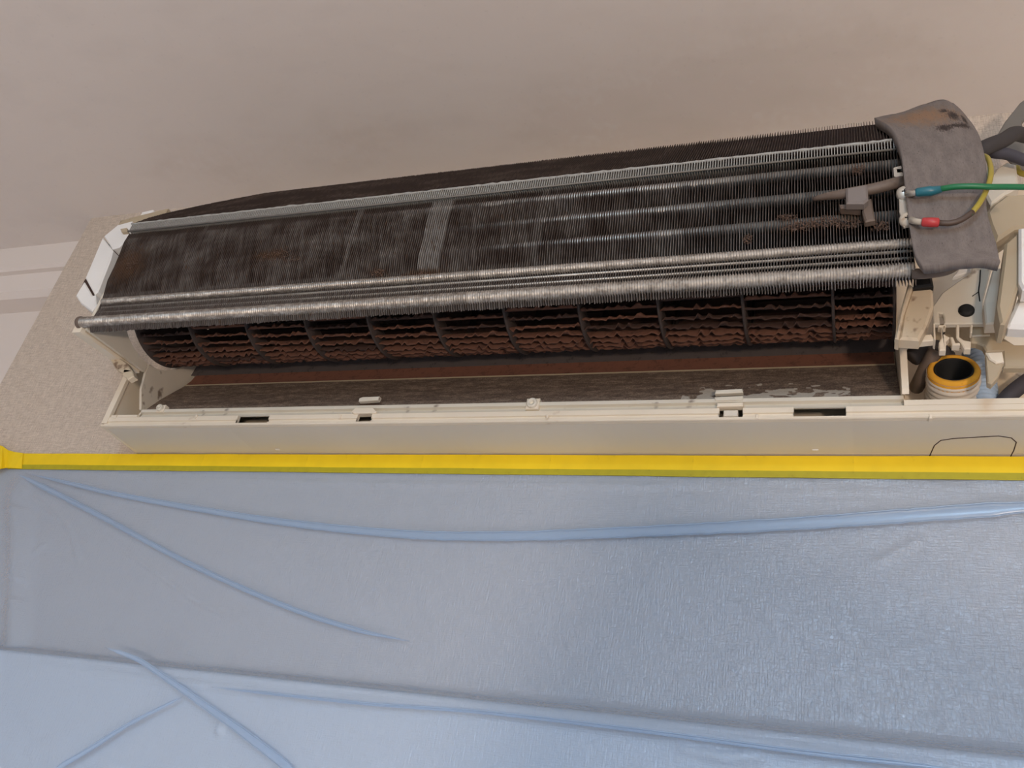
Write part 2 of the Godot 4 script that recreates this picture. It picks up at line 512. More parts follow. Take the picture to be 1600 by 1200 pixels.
func build_lamp() -> void:
	var c := Vector3(LAMP_AT.x, CY + LAMP_AT.y, LAMP_AT.z)
	var t := thing("floor_lamp", "standing lamp with a round white globe behind the camera", "lamp", Vector3(c.x, 0, c.z))
	part("pole", tube_mesh([Vector3(c.x, 0.02, c.z), c - Vector3(0, 0.11, 0)], 0.012, 10), M.hose, t)
	var st := st_new(false)
	lathe(st, Vector3(c.x, 0, c.z), Vector3.UP, [Vector2(0.15, 0.0), Vector2(0.15, 0.02), Vector2(0.02, 0.035), Vector2(0.0, 0.035)], 24)
	part("base", done(st), M.hose, t)
	st = st_new(false)
	var prof := []
	for k in 13:
		var a := PI * k / 12.0
		prof.append(Vector2(sin(a) * 0.12 + 0.0001, -cos(a) * 0.12))
	lathe(st, c, Vector3.UP, prof, 28)
	var g := mat(rgb(250, 246, 238), 0.4)
	g.emission_enabled = true
	g.emission = LAMP_COLOR
	g.emission_energy_multiplier = 1.5
	part("lamp_globe", done(st), g, t)
	var l := OmniLight3D.new()
	l.name = "lamp_light"
	l.light_color = LAMP_COLOR
	l.light_energy = LAMP_ENERGY
	l.light_size = 0.05
	l.omni_range = 8.0
	l.omni_attenuation = 2.0
	l.shadow_enabled = true
	t.add_child(l)
	l.position = Vector3(0, c.y, 0)

func build_ceiling_lamp() -> void:
	var c := Vector3(0.14, CEIL, 1.66)
	var t := thing("ceiling_lamp", "round flat cool white ceiling lamp", "lamp", c)
	var st := st_new(false)
	lathe(st, c, Vector3.DOWN, [Vector2(0.21, 0.0), Vector2(0.21, 0.02), Vector2(0.19, 0.024), Vector2(0.0, 0.024)], 32)
	part("base_ring", done(st), M.board, t)
	st = st_new(false)
	lathe(st, c, Vector3.DOWN, [Vector2(0.19, 0.025), Vector2(0.18, 0.045), Vector2(0.13, 0.06), Vector2(0.0, 0.066)], 32)
	var g := mat(rgb(245, 248, 250), 0.4)
	g.emission_enabled = true
	g.emission = Color(0.72, 0.87, 1.0)
	g.emission_energy_multiplier = 48.0
	part("lamp_shade", done(st), g, t)
	var l := OmniLight3D.new()
	l.name = "lamp_light"
	l.light_color = Color(0.72, 0.87, 1.0)
	l.light_energy = 0.35
	l.light_size = 0.15
	l.omni_range = 8.0
	l.omni_attenuation = 2.0
	l.shadow_enabled = true
	t.add_child(l)
	l.position = Vector3(0, -0.24, 0)

func build_shadow_casters() -> void:
	# added unseen behind the lens: panel on a ladder to cast the slanted shadow
	var z0 := 0.62
	var kk := (LAMP_AT.z - z0) / LAMP_AT.z
	var lamp2 := Vector2(LAMP_AT.x, LAMP_AT.y)
	var e1 := lamp2 + (Vector2(-0.155, 0.315) - lamp2) * kk
	var up := Vector2(0.037, 0.092).normalized()
	var rt := Vector2(up.y, -up.x)
	var a := e1 - up * 0.545
	var top: float = CY + (a + rt * 0.30).y
	var ld := thing("added_ladder", "added aluminium ladder behind the camera holding up the shadow panel", "ladder", Vector3(0.32, 0, z0))
	for sx in [-1, 1]:
		part("rail", tube_mesh([Vector3(0.32 + sx * 0.24, 0.0, z0 - 0.45), Vector3(0.32 + sx * 0.17, top - 0.03, z0 - 0.08)], 0.018, 8), M.alu_dull, ld)
		part("rail", tube_mesh([Vector3(0.32 + sx * 0.24, 0.0, z0 + 0.5), Vector3(0.32 + sx * 0.17, top - 0.03, z0 + 0.08)], 0.016, 8), M.alu_dull, ld)
	for k in range(1, 6):
		var f := k / 6.0
		var y := top * f
		var hw := lerpf(0.24, 0.17, f)
		var zz := z0 - lerpf(0.45, 0.08, f)
		part("tread", box_mesh(Vector3(0.32 - hw, y - 0.012, zz - 0.04), Vector3(0.32 + hw, y + 0.012, zz + 0.04)), M.alu_dull, ld)
	part("platform", box_mesh(Vector3(0.10, top - 0.03, z0 - 0.13), Vector3(0.54, top, z0 + 0.13)), M.hose, ld)
	var o := Vector2(0, CY)
	var st := st_new()
	prism(st, PackedVector2Array([a + o, e1 + o, e1 + rt * 0.30 + o, a + rt * 0.30 + o]), z0 + 0.008, 0.016, 0.004)
	var cv := obj("shadow_panel", done(st), M.white)
	tag(cv, "added white panel behind the camera that casts the slanted shadow", "cover")

const LAMP_ENERGY := 1.1
const LAMP_AT := Vector3(0.42, -0.30, 1.3)
const LAMP_COLOR := Color(1.0, 0.90, 0.81)

# ---------------------------------------------------------------- air conditioner
func build_unit() -> void:
	var ac := thing("air_conditioner", "opened wall air conditioner with bare dirty coil and fan above yellow tape", "air conditioner", P(-0.2, 0.3255, 0.0))
	build_chassis(ac)
	build_coil(ac)
	build_fan(ac)
	build_right_end(ac)

func part(called: String, m: Mesh, material: Material, parent: Node, label := "") -> MeshInstance3D:
	var o := obj(called, m, material, parent)
	if label: o.set_meta("label", label)
	return o

func node_part(called: String, parent: Node, where: Vector3) -> Node3D:
	var o := Node3D.new()
	o.name = called
	parent.add_child(o, true)
	o.position = where - origin_of(parent)
	return o

func build_chassis(ac: Node3D) -> void:
	var x0 := -0.637
	var x1 := 0.26
	var ch := node_part("chassis", ac, P(x0, 0.3255, 0.0))
	# bottom and back panels, left side wall
	var st := st_new()
	extrude_x(st, [Vector2(0.3255, 0.0052), Vector2(0.3255, 0.0488), Vector2(0.3275, 0.0488), Vector2(0.3275, 0.0052)], x0 + 0.0038, x1)
	part("bottom_panel", done(st), M.cream_bottom, ch)
	st = st_new()
	extrude_x(st, [Vector2(0.3255, 0.0003), Vector2(0.3255, 0.005), Vector2(0.560, 0.005), Vector2(0.560, 0.0003)], x0, x1)
	part("back_panel", done(st), M.cream, ch)
	st = st_new()
	extrude_x(st, [Vector2(0.3255, 0.0052), Vector2(0.3255, 0.0488), Vector2(0.402, 0.0498), Vector2(0.402, 0.0052)], x0, x0 + 0.0035)
	extrude_x(st, [Vector2(0.3285, 0.0499), Vector2(0.3285, 0.0535), Vector2(0.402, 0.0535), Vector2(0.402, 0.0499)], x0 - 0.0004, x0 + 0.0055)
	part("side_panel", done(st), M.cream, ch)
	# front flange, cut where the cover's clips sit
	var holes := []
	for h in [[371, 420], [558, 580], [1123, 1160], [1240, 1322]]:
		holes.append([at(h[0], 652, 0.053).x, at(h[1], 652, 0.053).x])
	var low := [Vector2(0.3255, 0.049), Vector2(0.3255, 0.0526), Vector2(0.3260, 0.0535), Vector2(0.3270, 0.0535), Vector2(0.3274, 0.0531), Vector2(0.3274, 0.049)]
	var mid := [Vector2(0.3274, 0.0492), Vector2(0.3274, 0.0529), Vector2(0.3284, 0.0529), Vector2(0.3288, 0.0515), Vector2(0.3303, 0.0515), Vector2(0.3308, 0.0528), Vector2(0.3348, 0.0528), Vector2(0.3352, 0.0522), Vector2(0.3352, 0.0492)]
	var top := [Vector2(0.3352, 0.0494), Vector2(0.3352, 0.0505), Vector2(0.3360, 0.0497), Vector2(0.3405, 0.0475), Vector2(0.3412, 0.0505), Vector2(0.3440, 0.0505), Vector2(0.3448, 0.0495), Vector2(0.3448, 0.0462), Vector2(0.3405, 0.0462)]
	st = st_new()
	extrude_x(st, low, x0, x1)
	part("rim", done(st), M.cream, ch)
	st = st_new()
	var xs := x0 + 0.003
	for h in holes:
		extrude_x(st, mid, xs, h[0])
		xs = h[1]
	extrude_x(st, mid, xs, x1)
	part("clip_rail", done(st), M.cream, ch)
	var tx0 := at(226, 632, 0.05).x
	st = st_new()
	extrude_x(st, top, tx0, 0.0315)
	part("outlet_lip", done(st), M.cream_worn, ch)
	st = st_new()
	extrude_x(st, [Vector2(0.3352, 0.046), Vector2(0.3352, 0.0525), Vector2(0.3392, 0.0525), Vector2(0.3397, 0.0518), Vector2(0.3397, 0.046)], 0.0315, x1)
	part("end_lip", done(st), M.cream, ch)
	st = st_new()
	extrude_x(st, [Vector2(0.3352, 0.046), Vector2(0.3352, 0.0525), Vector2(0.3375, 0.0525), Vector2(0.3380, 0.046)], x0 + 0.006, tx0)
	part("end_lip", done(st), M.cream, ch)
	for xr in [-0.606, 0.0302]:                     # added end ribs keeping light out of the hollow under the tray
		st = st_new()
		extrude_x(st, [Vector2(0.3276, 0.0052), Vector2(0.3276, 0.0488), Vector2(0.3350, 0.0490), Vector2(0.3450, 0.0458), Vector2(0.3450, 0.0062)], xr, xr + 0.002)
		part("light_block_rib", done(st), M.cream, ch)
	# clips, bosses, small nubs on the flange
	for q in [[[548, 643], [556, 636], [582, 636], [588, 642], [586, 645], [552, 646]], [[1120, 629], [1161, 628], [1161, 634], [1120, 635]]]:
		part("clip", plate(q, 0.0545, 0.006, 0.0006), M.cream, ch)
	for q in [[[561, 622], [566, 620], [593, 619], [590, 625], [560, 627]], [[1118, 609], [1160, 607], [1161, 613], [1117, 615]], [[1116, 620], [1161, 618], [1161, 625], [1117, 626]]]:
		part("clip_tab", plate(q, 0.0515, 0.004, 0.0005), M.cream_worn, ch)
	var a2 := at(1130, 650, 0.0525); var b2 := at(1153, 640, 0.0525)
	st = st_new(); chamfer_box(st, Vector3(a2.x, a2.y, 0.047), Vector3(b2.x, b2.y, 0.0522), 0.0005)
	part("clip_tongue", done(st), M.cream_bottom, ch)
	for s in [[832, 631, 0.0042], [251, 638, 0.0032]]:
		var c := at(s[0], s[1], 0.0515)
		st = st_new(false)
		lathe(st, Vector3(c.x, c.y, 0.046), Vector3.BACK, [Vector2(s[2], 0.0), Vector2(s[2], 0.0075), Vector2(s[2] * 0.85, 0.0083), Vector2(s[2] * 0.45, 0.0083), Vector2(s[2] * 0.4, 0.001), Vector2(0.0, 0.001)], 20)
		var bo := part("screw_boss", done(st), M.cream_worn, ch)
		st = st_new(false)
		lathe(st, Vector3(c.x, c.y, 0.0475), Vector3.BACK, [Vector2(s[2] * 0.39, 0.0), Vector2(s[2] * 0.36, 0.003), Vector2(0.0, 0.0034)], 12)
		part("screw", done(st), M.rust_steel, bo)
		st = st_new()
		var pw: float = s[2] * 1.25
		chamfer_box(st, Vector3(c.x - pw, c.y - pw * 0.9, 0.046), Vector3(c.x + pw, c.y + pw * 0.95, 0.0517), 0.0006)
		part("boss_plate", done(st), M.cream, ch)
	for px in [306, 1454, 855, 531, 1183, 150 + 30]:
		var c := at(px, 651, 0.0535)
		st = st_new(); chamfer_box(st, Vector3(c.x - 0.0010, c.y - 0.0016, 0.050), Vector3(c.x + 0.0010, c.y + 0.0018, 0.0540), 0.0004)
		part("nub", done(st), M.cream, ch)
	# tray, bend and scroll behind the fan
	var line := Vector2(0.3900, 0.0185)
	var segs := 40
	st = st_new(false)
	var lipz := 0.0468
	for k in segs:
		var u0 := float(k) / segs; var u1 := float(k + 1) / segs
		var xa0 := lerpf(-0.607, 0.0305, u0); var xa1 := lerpf(-0.607, 0.0305, u1)
		quad(st, P(xa0, 0.3445, lipz), P(xa1, 0.3445, lipz), P(lerpf(-0.596, 0.029, u1), line.x, line.y), P(lerpf(-0.596, 0.029, u0), line.x, line.y), Vector3(0, 0.4, 1), Vector2(u0, 0.02), Vector2(u1, 0.02), Vector2(u1, 0.98), Vector2(u0, 0.98))
	part("outlet_tray", done(st), M.tray, ch, "outlet tray streaked with grey-brown mould")
	st = st_new()
	extrude_x(st, [Vector2(0.3894, 0.0150), Vector2(0.3894, 0.0193), Vector2(0.3908, 0.0188), Vector2(0.3912, 0.0150)], -0.596, 0.029)
	part("tray_ridge", done(st), M.aged, ch)
	st = st_new(false)
	extrude_x(st, [Vector2(0.3905, 0.0185), Vector2(0.3985, 0.0138), Vector2(0.4065, 0.0110)], -0.596, 0.029, false)
	part("dust_band", done(st), M.brown_dust, ch, "reddish brown dust band in the air channel")
	st = st_new(false)
	extrude_x(st, [Vector2(0.4065, 0.0110), Vector2(0.418, 0.0090), Vector2(0.440, 0.0075), Vector2(0.480, 0.0085), Vector2(0.515, 0.018), Vector2(0.530, 0.035)], -0.603, 0.033, false)
	part("scroll_wall", done(st), M.grey_dust, ch)
	# side cheeks of the air channel, with the round opening of the fan
	for side in [-1, 1]:
		var xo := -0.6045 if side < 0 else 0.0300
		var xi := xo + 0.0025
		var prof := [Vector2(0.3445, 0.0500), Vector2(0.3600, 0.0590), Vector2(0.3760, 0.0625), Vector2(0.3850, 0.0625)]
		for k in 9:
			var a := deg_to_rad(lerpf(-98.0, -190.0, k / 8.0))
			prof.append(Vector2(0.4354 + sin(a) * 0.0515, 0.070 + cos(a) * 0.0515))
		prof.append(Vector2(0.442, 0.006))
		prof.append(Vector2(0.3445, 0.006))
		st = st_new()
		extrude_x(st, prof, xo, xi)
		part("channel_cheek", done(st), M.cream_worn if side < 0 else M.cream_dirty, ch)
		if side > 0:
			st = st_new()
			extrude_x(st, [Vector2(0.3400, 0.0585), Vector2(0.3430, 0.0610), Vector2(0.3785, 0.0640), Vector2(0.3785, 0.0590), Vector2(0.3430, 0.0560)], 0.0303, 0.0345)
			part("cheek_edge", done(st), M.cream, ch)
	# left end plate carrying the coil, rail below it
	var ring := [Vector2(0.3700, 0.1380), Vector2(0.3760, 0.0640)]
	for k in 9:
		var a := deg_to_rad(lerpf(-95.0, 0.0, k / 8.0))
		ring.append(Vector2(0.4354 + sin(a) * 0.0512, 0.070 + cos(a) * 0.0512))
	ring.append(Vector2(0.4354, 0.1380))
	st = st_new()
	extrude_x(st, ring, -0.6050, -0.6020)
	part("end_plate", done(st), M.cream_worn, ch)
	st = st_new()
	extrude_x(st, [Vector2(0.3660, 0.1400), Vector2(0.3735, 0.0660), Vector2(0.3790, 0.0660), Vector2(0.3725, 0.1400)], -0.6150, -0.6060)
	part("end_rail", done(st), M.cream, ch)
	st = st_new()
	extrude_x(st, [Vector2(0.3690, 0.1360), Vector2(0.3755, 0.0680), Vector2(0.3770, 0.0680), Vector2(0.3705, 0.1360)], -0.6180, -0.6055)
	part("rail_flange", done(st), M.cream_dirty, ch)
	for q in [[[172, 562], [181, 556], [197, 566], [207, 580], [193, 583], [180, 576]], [[193, 576], [206, 578], [209, 588], [199, 593], [191, 586]]]:
		part("broken_clip", plate(q, 0.092, 0.006, 0.0008), M.cream_dirty, ch)
	for q in [[[170, 648], [186, 610], [194, 603], [182, 648]]]:
		part("pocket_rib", plate(q, 0.030, 0.004), M.cream_bottom, ch)
	for q in [[[172, 647], [200, 580], [205, 583], [178, 647]]]:
		part("pocket_floor", plate(q, 0.018, 0.004), M.cream, ch)
	# white end cap at the upper left of the coil, in three pieces
	var zc := 0.131
	part("end_cap", plate([[162, 369], [184, 351], [206, 345], [202, 368], [186, 386], [175, 389]], zc, 0.03, 0.001), M.white, ch)
	part("end_cap", plate([[133, 434], [160, 371], [176, 391], [173, 404], [153, 455], [147, 460]], zc, 0.03, 0.001), M.white, ch)
	part("end_cap", plate([[118, 462], [131, 440], [144, 462], [149, 460], [150, 478], [143, 486], [126, 474]], zc, 0.03, 0.001), M.white, ch)
	part("gap_shade_plate", plate([[124, 455], [132, 438], [176, 385], [178, 392], [148, 464]], zc - 0.002, 0.026, 0.0), M.fan, ch)  # dark plate whose colour stands in for the shade in the gaps
	part("top_bracket", plate([[184, 351], [188, 344], [222, 335], [262, 325], [258, 332], [206, 350], [203, 362], [192, 360]], 0.120, 0.02, 0.001), M.aged, ch)
	part("top_clip", plate([[219, 336], [221, 331], [239, 327], [240, 333]], 0.118, 0.01, 0.001), M.white, ch)
	part("screw", plate([[187, 357], [197, 355], [198, 361], [189, 362]], 0.135, 0.008, 0.001), M.aged, ch)
	# knock-out in the bottom panel: scored outline full of dirt, two moulded marks
	var yb := 0.3255
	var kp := []
	for q in [[1451, 716], [1460, 696], [1470, 688], [1490, 685], [1560, 681], [1580, 684], [1588, 691], [1584, 704], [1577, 717]]:
		var r := Vector3(q[0] - 800.0, q[1] - 600.0, LENS)
		var d := Vector3(r.dot(AX), r.dot(AY), r.dot(AZ))
		kp.append(Vector3(d.x * yb / d.y, yb + CY, 0.6 + d.z * yb / d.y))
	part("knock_out_score", tube_mesh(kp, 0.00038, 6), M.fan, ch, "dark scored outline of a knock-out")
	for q in [[434, 702], [1274, 703]]:
		var r := Vector3(q[0] - 800.0, q[1] - 600.0, LENS)
		var d := Vector3(r.dot(AX), r.dot(AY), r.dot(AZ))
		var c := Vector3(d.x * yb / d.y, yb + CY, 0.6 + d.z * yb / d.y)
		part("moulded_mark", box_mesh(c - Vector3(0.002, 0.0006, 0.0008), c + Vector3(0.002, 0.0005, 0.0008)), M.white, ch)

func fin_x(i: int, n: int) -> float:
	return lerpf(XL, XR, float(i) / (n - 1))

func skew(x: float, y: float) -> float:        # the slab's left end leans outward towards its top
	return -0.0095 * clampf((y - 0.372) / 0.1, 0.0, 1.0) * (XR - x) / (XR - XL)

func build_coil(ac: Node3D) -> void:
	var co := node_part("heat_exchanger", ac, P(XL, 0.366, 0.12))
	var n := 352
	var th := 0.00017
	# lower slab fins
	var ys := [0.3668, 0.3690, 0.3755, 0.3815, 0.3890, 0.3960, 0.4030, 0.4190, 0.4350, 0.4510, 0.4640, 0.4752]
	var zs := [0.1375, 0.1400, 0.1415, 0.1412, 0.1395, 0.1400, 0.1405, 0.1425, 0.1420, 0.1425, 0.1420, 0.1405]
	var zb := 0.1200
	var st := st_new()
	for i in n:
		var x := fin_x(i, n)
		var jag := n2(i * 40.0, 5.0) * 0.0014
		var prev_f := Vector3.ZERO; var prev_b := Vector3.ZERO; var prev_v := 0.0
		for k in ys.size():
			var y: float = ys[k]
			if k == 0: y += jag
			var crush := clampf(n2(x * 900.0, y * 2600.0 + 80.0) * 2.2 - 0.35, 0.0, 1.0)
			var lean := n2(i * 5.0, y * 3000.0) * 0.00055 + crush * 0.0016 * n2(x * 2500.0 + 30.0, y * 1500.0)
			if y < 0.404: lean *= 0.25
			var fr := P(x + lean + skew(x, y), y, zs[k] - crush * 0.0008)
			var bk := P(x + skew(x, y), maxf(y, 0.3865), zb)
			var v: float = (ys[k] - 0.366) / 0.122
			var u := (x - XL) / (XR - XL)
			if k > 0:
				var d := Vector3(th, 0, 0)
				var uf := Vector2(u, v); var uf0 := Vector2(u, prev_v)
				quad(st, prev_b + d, prev_f + d, fr + d, bk + d, Vector3.RIGHT, uf0, uf0, uf, uf)
				quad(st, prev_b - d, prev_f - d, fr - d, bk - d, Vector3.LEFT, uf0, uf0, uf, uf)
				quad(st, prev_f - d, prev_f + d, fr + d, fr - d, Vector3.BACK, uf0, uf0, uf, uf)
			prev_f = fr; prev_b = bk; prev_v = v
	var fo := part("fins", done(st), M.fins, co, "closely spaced aluminium fins clogged with dark dust")
	fo.set_meta("kind", "stuff")
	# added dark sheets behind the fins, so the gaps between them look dark
	st = st_new()
	extrude_x(st, [Vector2(0.386, 0.1185), Vector2(0.386, 0.1198), Vector2(0.5080, 0.1198), Vector2(0.5080, 0.1185)], XL - 0.004, XR)
	part("dark_backing", done(st), M.fan, co)
	st = st_new()
	extrude_x(st, [Vector2(0.4848, 0.1375), Vector2(0.4852, 0.1392), Vector2(0.5392, 0.1085), Vector2(0.5384, 0.1070)], XL + 0.085, XR)
	part("dark_backing", done(st), M.fan, co)
	# upper slab, leaning back, worn lower at its left end and ragged at its top edge
	st = st_new()
	for i in n:
		var x := fin_x(i, n)
		var full := 0.0640
		var cut := clampf((x - XL) / 0.10, 0.0, 1.0)
		var s := full * (0.12 + 0.88 * pow(cut, 0.55)) + n2(i * 24.0, 40.0) * 0.0016
		if x > -0.22: s += n2(i * 90.0, 90.0) * 0.0022
		var lean := n2(i * 4.0, 130.0) * 0.0008
		var u := (x - XL) / (XR - XL)
		x += skew(x, 0.48)
		var a := P(x, 0.4868, 0.1412)
		var b := P(x + lean * 0.5, 0.4868 + 0.866 * s * 0.5, 0.1412 - 0.5 * s * 0.5)
		var c := P(x + lean, 0.4868 + 0.866 * s, 0.1412 - 0.5 * s)
		var back := Vector3(0, -0.010, -0.0173)
		var d := Vector3(th, 0, 0)
		var pts := [a, b, c]
		for k in 2:
			var p: Vector3 = pts[k]; var q: Vector3 = pts[k + 1]
			var u0 := Vector2(u, k * 0.5); var u1 := Vector2(u, k * 0.5 + 0.5)
			quad(st, p + d, q + d, q + back + d, p + back + d, Vector3.RIGHT, u0, u1, u1, u0)
			quad(st, p - d, q - d, q + back - d, p + back - d, Vector3.LEFT, u0, u1, u1, u0)
			quad(st, p - d, p + d, q + d, q - d, Vector3.BACK, u0, u0, u1, u1)
		quad(st, c - d, c + d, c + back + d, c + back - d, Vector3.UP, Vector2(u, 1), Vector2(u, 1), Vector2(u, 1), Vector2(u, 1))
	fo = part("upper_fins", done(st), M.fins_top, co, "dark dusty fins of the upper slab")
	fo.set_meta("kind", "stuff")
	# ridge between the slabs: small bright fins between two thin strips
	st = st_new()
	for i in n:
		var x := fin_x(i, n)
		x += skew(x, 0.48)
		box(st, P(x - 0.00028, 0.4770, 0.1330), P(x + 0.00028, 0.4855, 0.1422))
	fo = part("ridge_fins", done(st), M.strip, co)
	fo.set_meta("kind", "stuff")
	var path := []
	var rr := []
	for i in 160:
		var x := lerpf(XL - 0.011, XR - 0.008, i / 159.0)
		path.append(P(x, 0.4858 + n2(i * 30.0, 7.0) * 0.0006, 0.1418))
		rr.append(0.0008 + absf(n2(i * 60.0, 70.0)) * 0.0011)
	part("ridge_strip", tube_mesh(path, rr, 6), M.strip, co)
	part("ridge_rod", tube_mesh([P(XL - 0.011, 0.4768, 0.1420), P(XR - 0.004, 0.4768, 0.1420)], 0.0008, 6), M.grey_plate, co)
	# ribbed outer tubes
	for t in [[0.3757, 0.1403, 0.0050, -0.6080], [0.3972, 0.1400, 0.0034, XL]]:
		var pts := []; var rads := []
		var m := 1404
		for i in m:
			pts.append(P(lerpf(t[3], XR, float(i) / (m - 1)), t[0], t[1]))
			rads.append(t[2] * (1.0 if i % 4 < 2 else 0.80) * (1.0 + n2(i * 9.0, t[0] * 900.0) * 0.05))
		part("tube", tube_mesh(pts, rads, 12), M.alu_grimy, co, "bright ribbed aluminium tube")
	# tubes deeper between the fins
	for ang in [42.38, 43.87, 45.25]:
		var z := 0.1355
		part("tube", tube_mesh([P(XL, tan(deg_to_rad(ang)) * (0.6 - z), z), P(XR, tan(deg_to_rad(ang)) * (0.6 - z), z)], 0.0042, 12), M.alu, co)
	for ang in [39.95, 40.35]:
		var z := 0.1385
		part("rib_line", tube_mesh([P(XL, tan(deg_to_rad(ang)) * (0.6 - z), z), P(XR, tan(deg_to_rad(ang)) * (0.6 - z), z)], 0.0011, 6), M.alu_dull, co)
	# bend end at the left of the lowest tube
	var st2 := st_new(false)
	lathe(st2, P(-0.608, 0.3757, 0.1403), Vector3.LEFT, [Vector2(0.0050, 0.0), Vector2(0.0056, 0.001), Vector2(0.0054, 0.0035), Vector2(0.0036, 0.0048), Vector2(0.0033, 0.002), Vector2(0.0, 0.002)], 16)
	part("tube_end", done(st2), M.copper, co)
	# sensor pocket with its clip at the right
	var sp := smooth_path([at(1272, 311, 0.144), at(1290, 307, 0.1475), at(1320, 303, 0.150), at(1360, 296, 0.150), at(1392, 288, 0.149), at(1412, 282, 0.146)])
	var srad := []
	for i in sp.size():
		srad.append(lerpf(0.0016, 0.0036, clampf(i / 8.0, 0.0, 1.0)))
	var se := part("sensor_tube", tube_mesh(sp, srad, 12), M.copper, co)
	var st3 := st_new()
	prism(st3, outline([[1322, 293], [1355, 287], [1357, 311], [1350, 317], [1322, 317]], 0.1555), 0.1555, 0.006, 0.0012)
	part("sensor_clip", done(st3), M.sensor, se)
	part("clip_leg", plate([[1350, 312], [1361, 309], [1368, 343], [1352, 346], [1347, 330]], 0.150, 0.005, 0.001), M.copper, se)
	part("clip_foot", plate([[1311, 318], [1345, 318], [1345, 326], [1313, 324]], 0.149, 0.006, 0.001), M.copper, se)
	# earth bracket, small hole tab
	var eb := part("earth_bracket", plate([[1404, 300], [1416, 299], [1420, 335], [1424, 350], [1412, 354], [1405, 330]], 0.1545, 0.002, 0.0004), M.steel, co)
	for q in [[1413, 302, M.steel], [1418, 343, M.rust_steel]]:
		var c := at(q[0], q[1], 0.155)
		var s5 := st_new(false)
		lathe(s5, c + Vector3(0, 0, -0.001), Vector3(0.05, -0.25, 1.0), [Vector2(0.0048, 0.0), Vector2(0.0048, 0.0016), Vector2(0.0042, 0.0030), Vector2(0.0028, 0.0038), Vector2(0.0, 0.0041)], 20)
		part("screw", done(s5), q[2], eb)
		var s6 := st_new()
		for dd in [Vector3(0.0016, 0.0003, 0), Vector3(0.0003, 0.0016, 0)]:
			box(s6, c + Vector3(0, -0.001, 0.0024) - dd, c + Vector3(0, -0.001, 0.0033) + dd)
		part("screw_slot", done(s6), M.black, eb)
	part("hole_tab", plate([[1396, 262], [1408, 259], [1409, 264], [1401, 264], [1402, 270], [1410, 269], [1412, 272], [1409, 277], [1397, 276]], 0.150, 0.002, 0.0), M.steel, co)
	# dust clumps sticking to the fin edges
	rng.seed = 5
	for q in [[1250, 352, 26, 10], [1290, 345, 24, 12], [1325, 348, 20, 10], [1375, 352, 14, 9], [1342, 264, 12, 9], [1230, 338, 16, 6], [432, 398, 26, 11], [460, 404, 12, 6], [590, 425, 11, 7], [205, 412, 10, 12], [662, 430, 12, 5], [1168, 372, 8, 10]]:
		var c := at(q[0], q[1], 0.1425)
		var s7 := st_new()
		var sx: float = q[2] / 2300.0; var sy: float = q[3] / 2300.0
		if q[0] < 700: sx *= 1.5; sy *= 1.3
		for k in int(40 + q[2] * q[3] * 0.8):
			var a := rng.randf() * TAU
			var rr0 := sqrt(rng.randf()) * rng.randf_range(0.7, 1.1)
			var p := c + Vector3(cos(a) * sx * rr0, sin(a) * sy * rr0, rng.randf_range(-0.0022, 0.0006))
			var f := rng.randf_range(0.0004, 0.0011)
			var tip := p + Vector3(rng.randf_range(-1, 1), rng.randf_range(-1, 1), rng.randf_range(0.0, 1.2)) * f
			var w1 := Vector3(rng.randf_range(-1, 1), rng.randf_range(-1, 1), rng.randf_range(-0.4, 0.4)) * f * 0.8
			var w2 := Vector3(rng.randf_range(-1, 1), rng.randf_range(-1, 1), rng.randf_range(-0.4, 0.4)) * f * 0.8
			tri(s7, tip, p + w1, p + w2, Vector3.BACK)
			tri(s7, tip, p + w1, p - w2, Vector3.BACK)
			tri(s7, tip, p - w1, p + w2, Vector3.BACK)
		part("dust_clump", done(s7), M.fuzz, co, "brown fluffy dust clump on the fins")
	# copper pipe leaving under the foam
	part("copper_pipe", tube_mesh(smooth_path([at(1425, 428, 0.141), at(1450, 427, 0.141), at(1478, 422, 0.138), at(1496, 412, 0.130), at(1503, 398, 0.122)]), 0.0032, 12), M.copper, co)

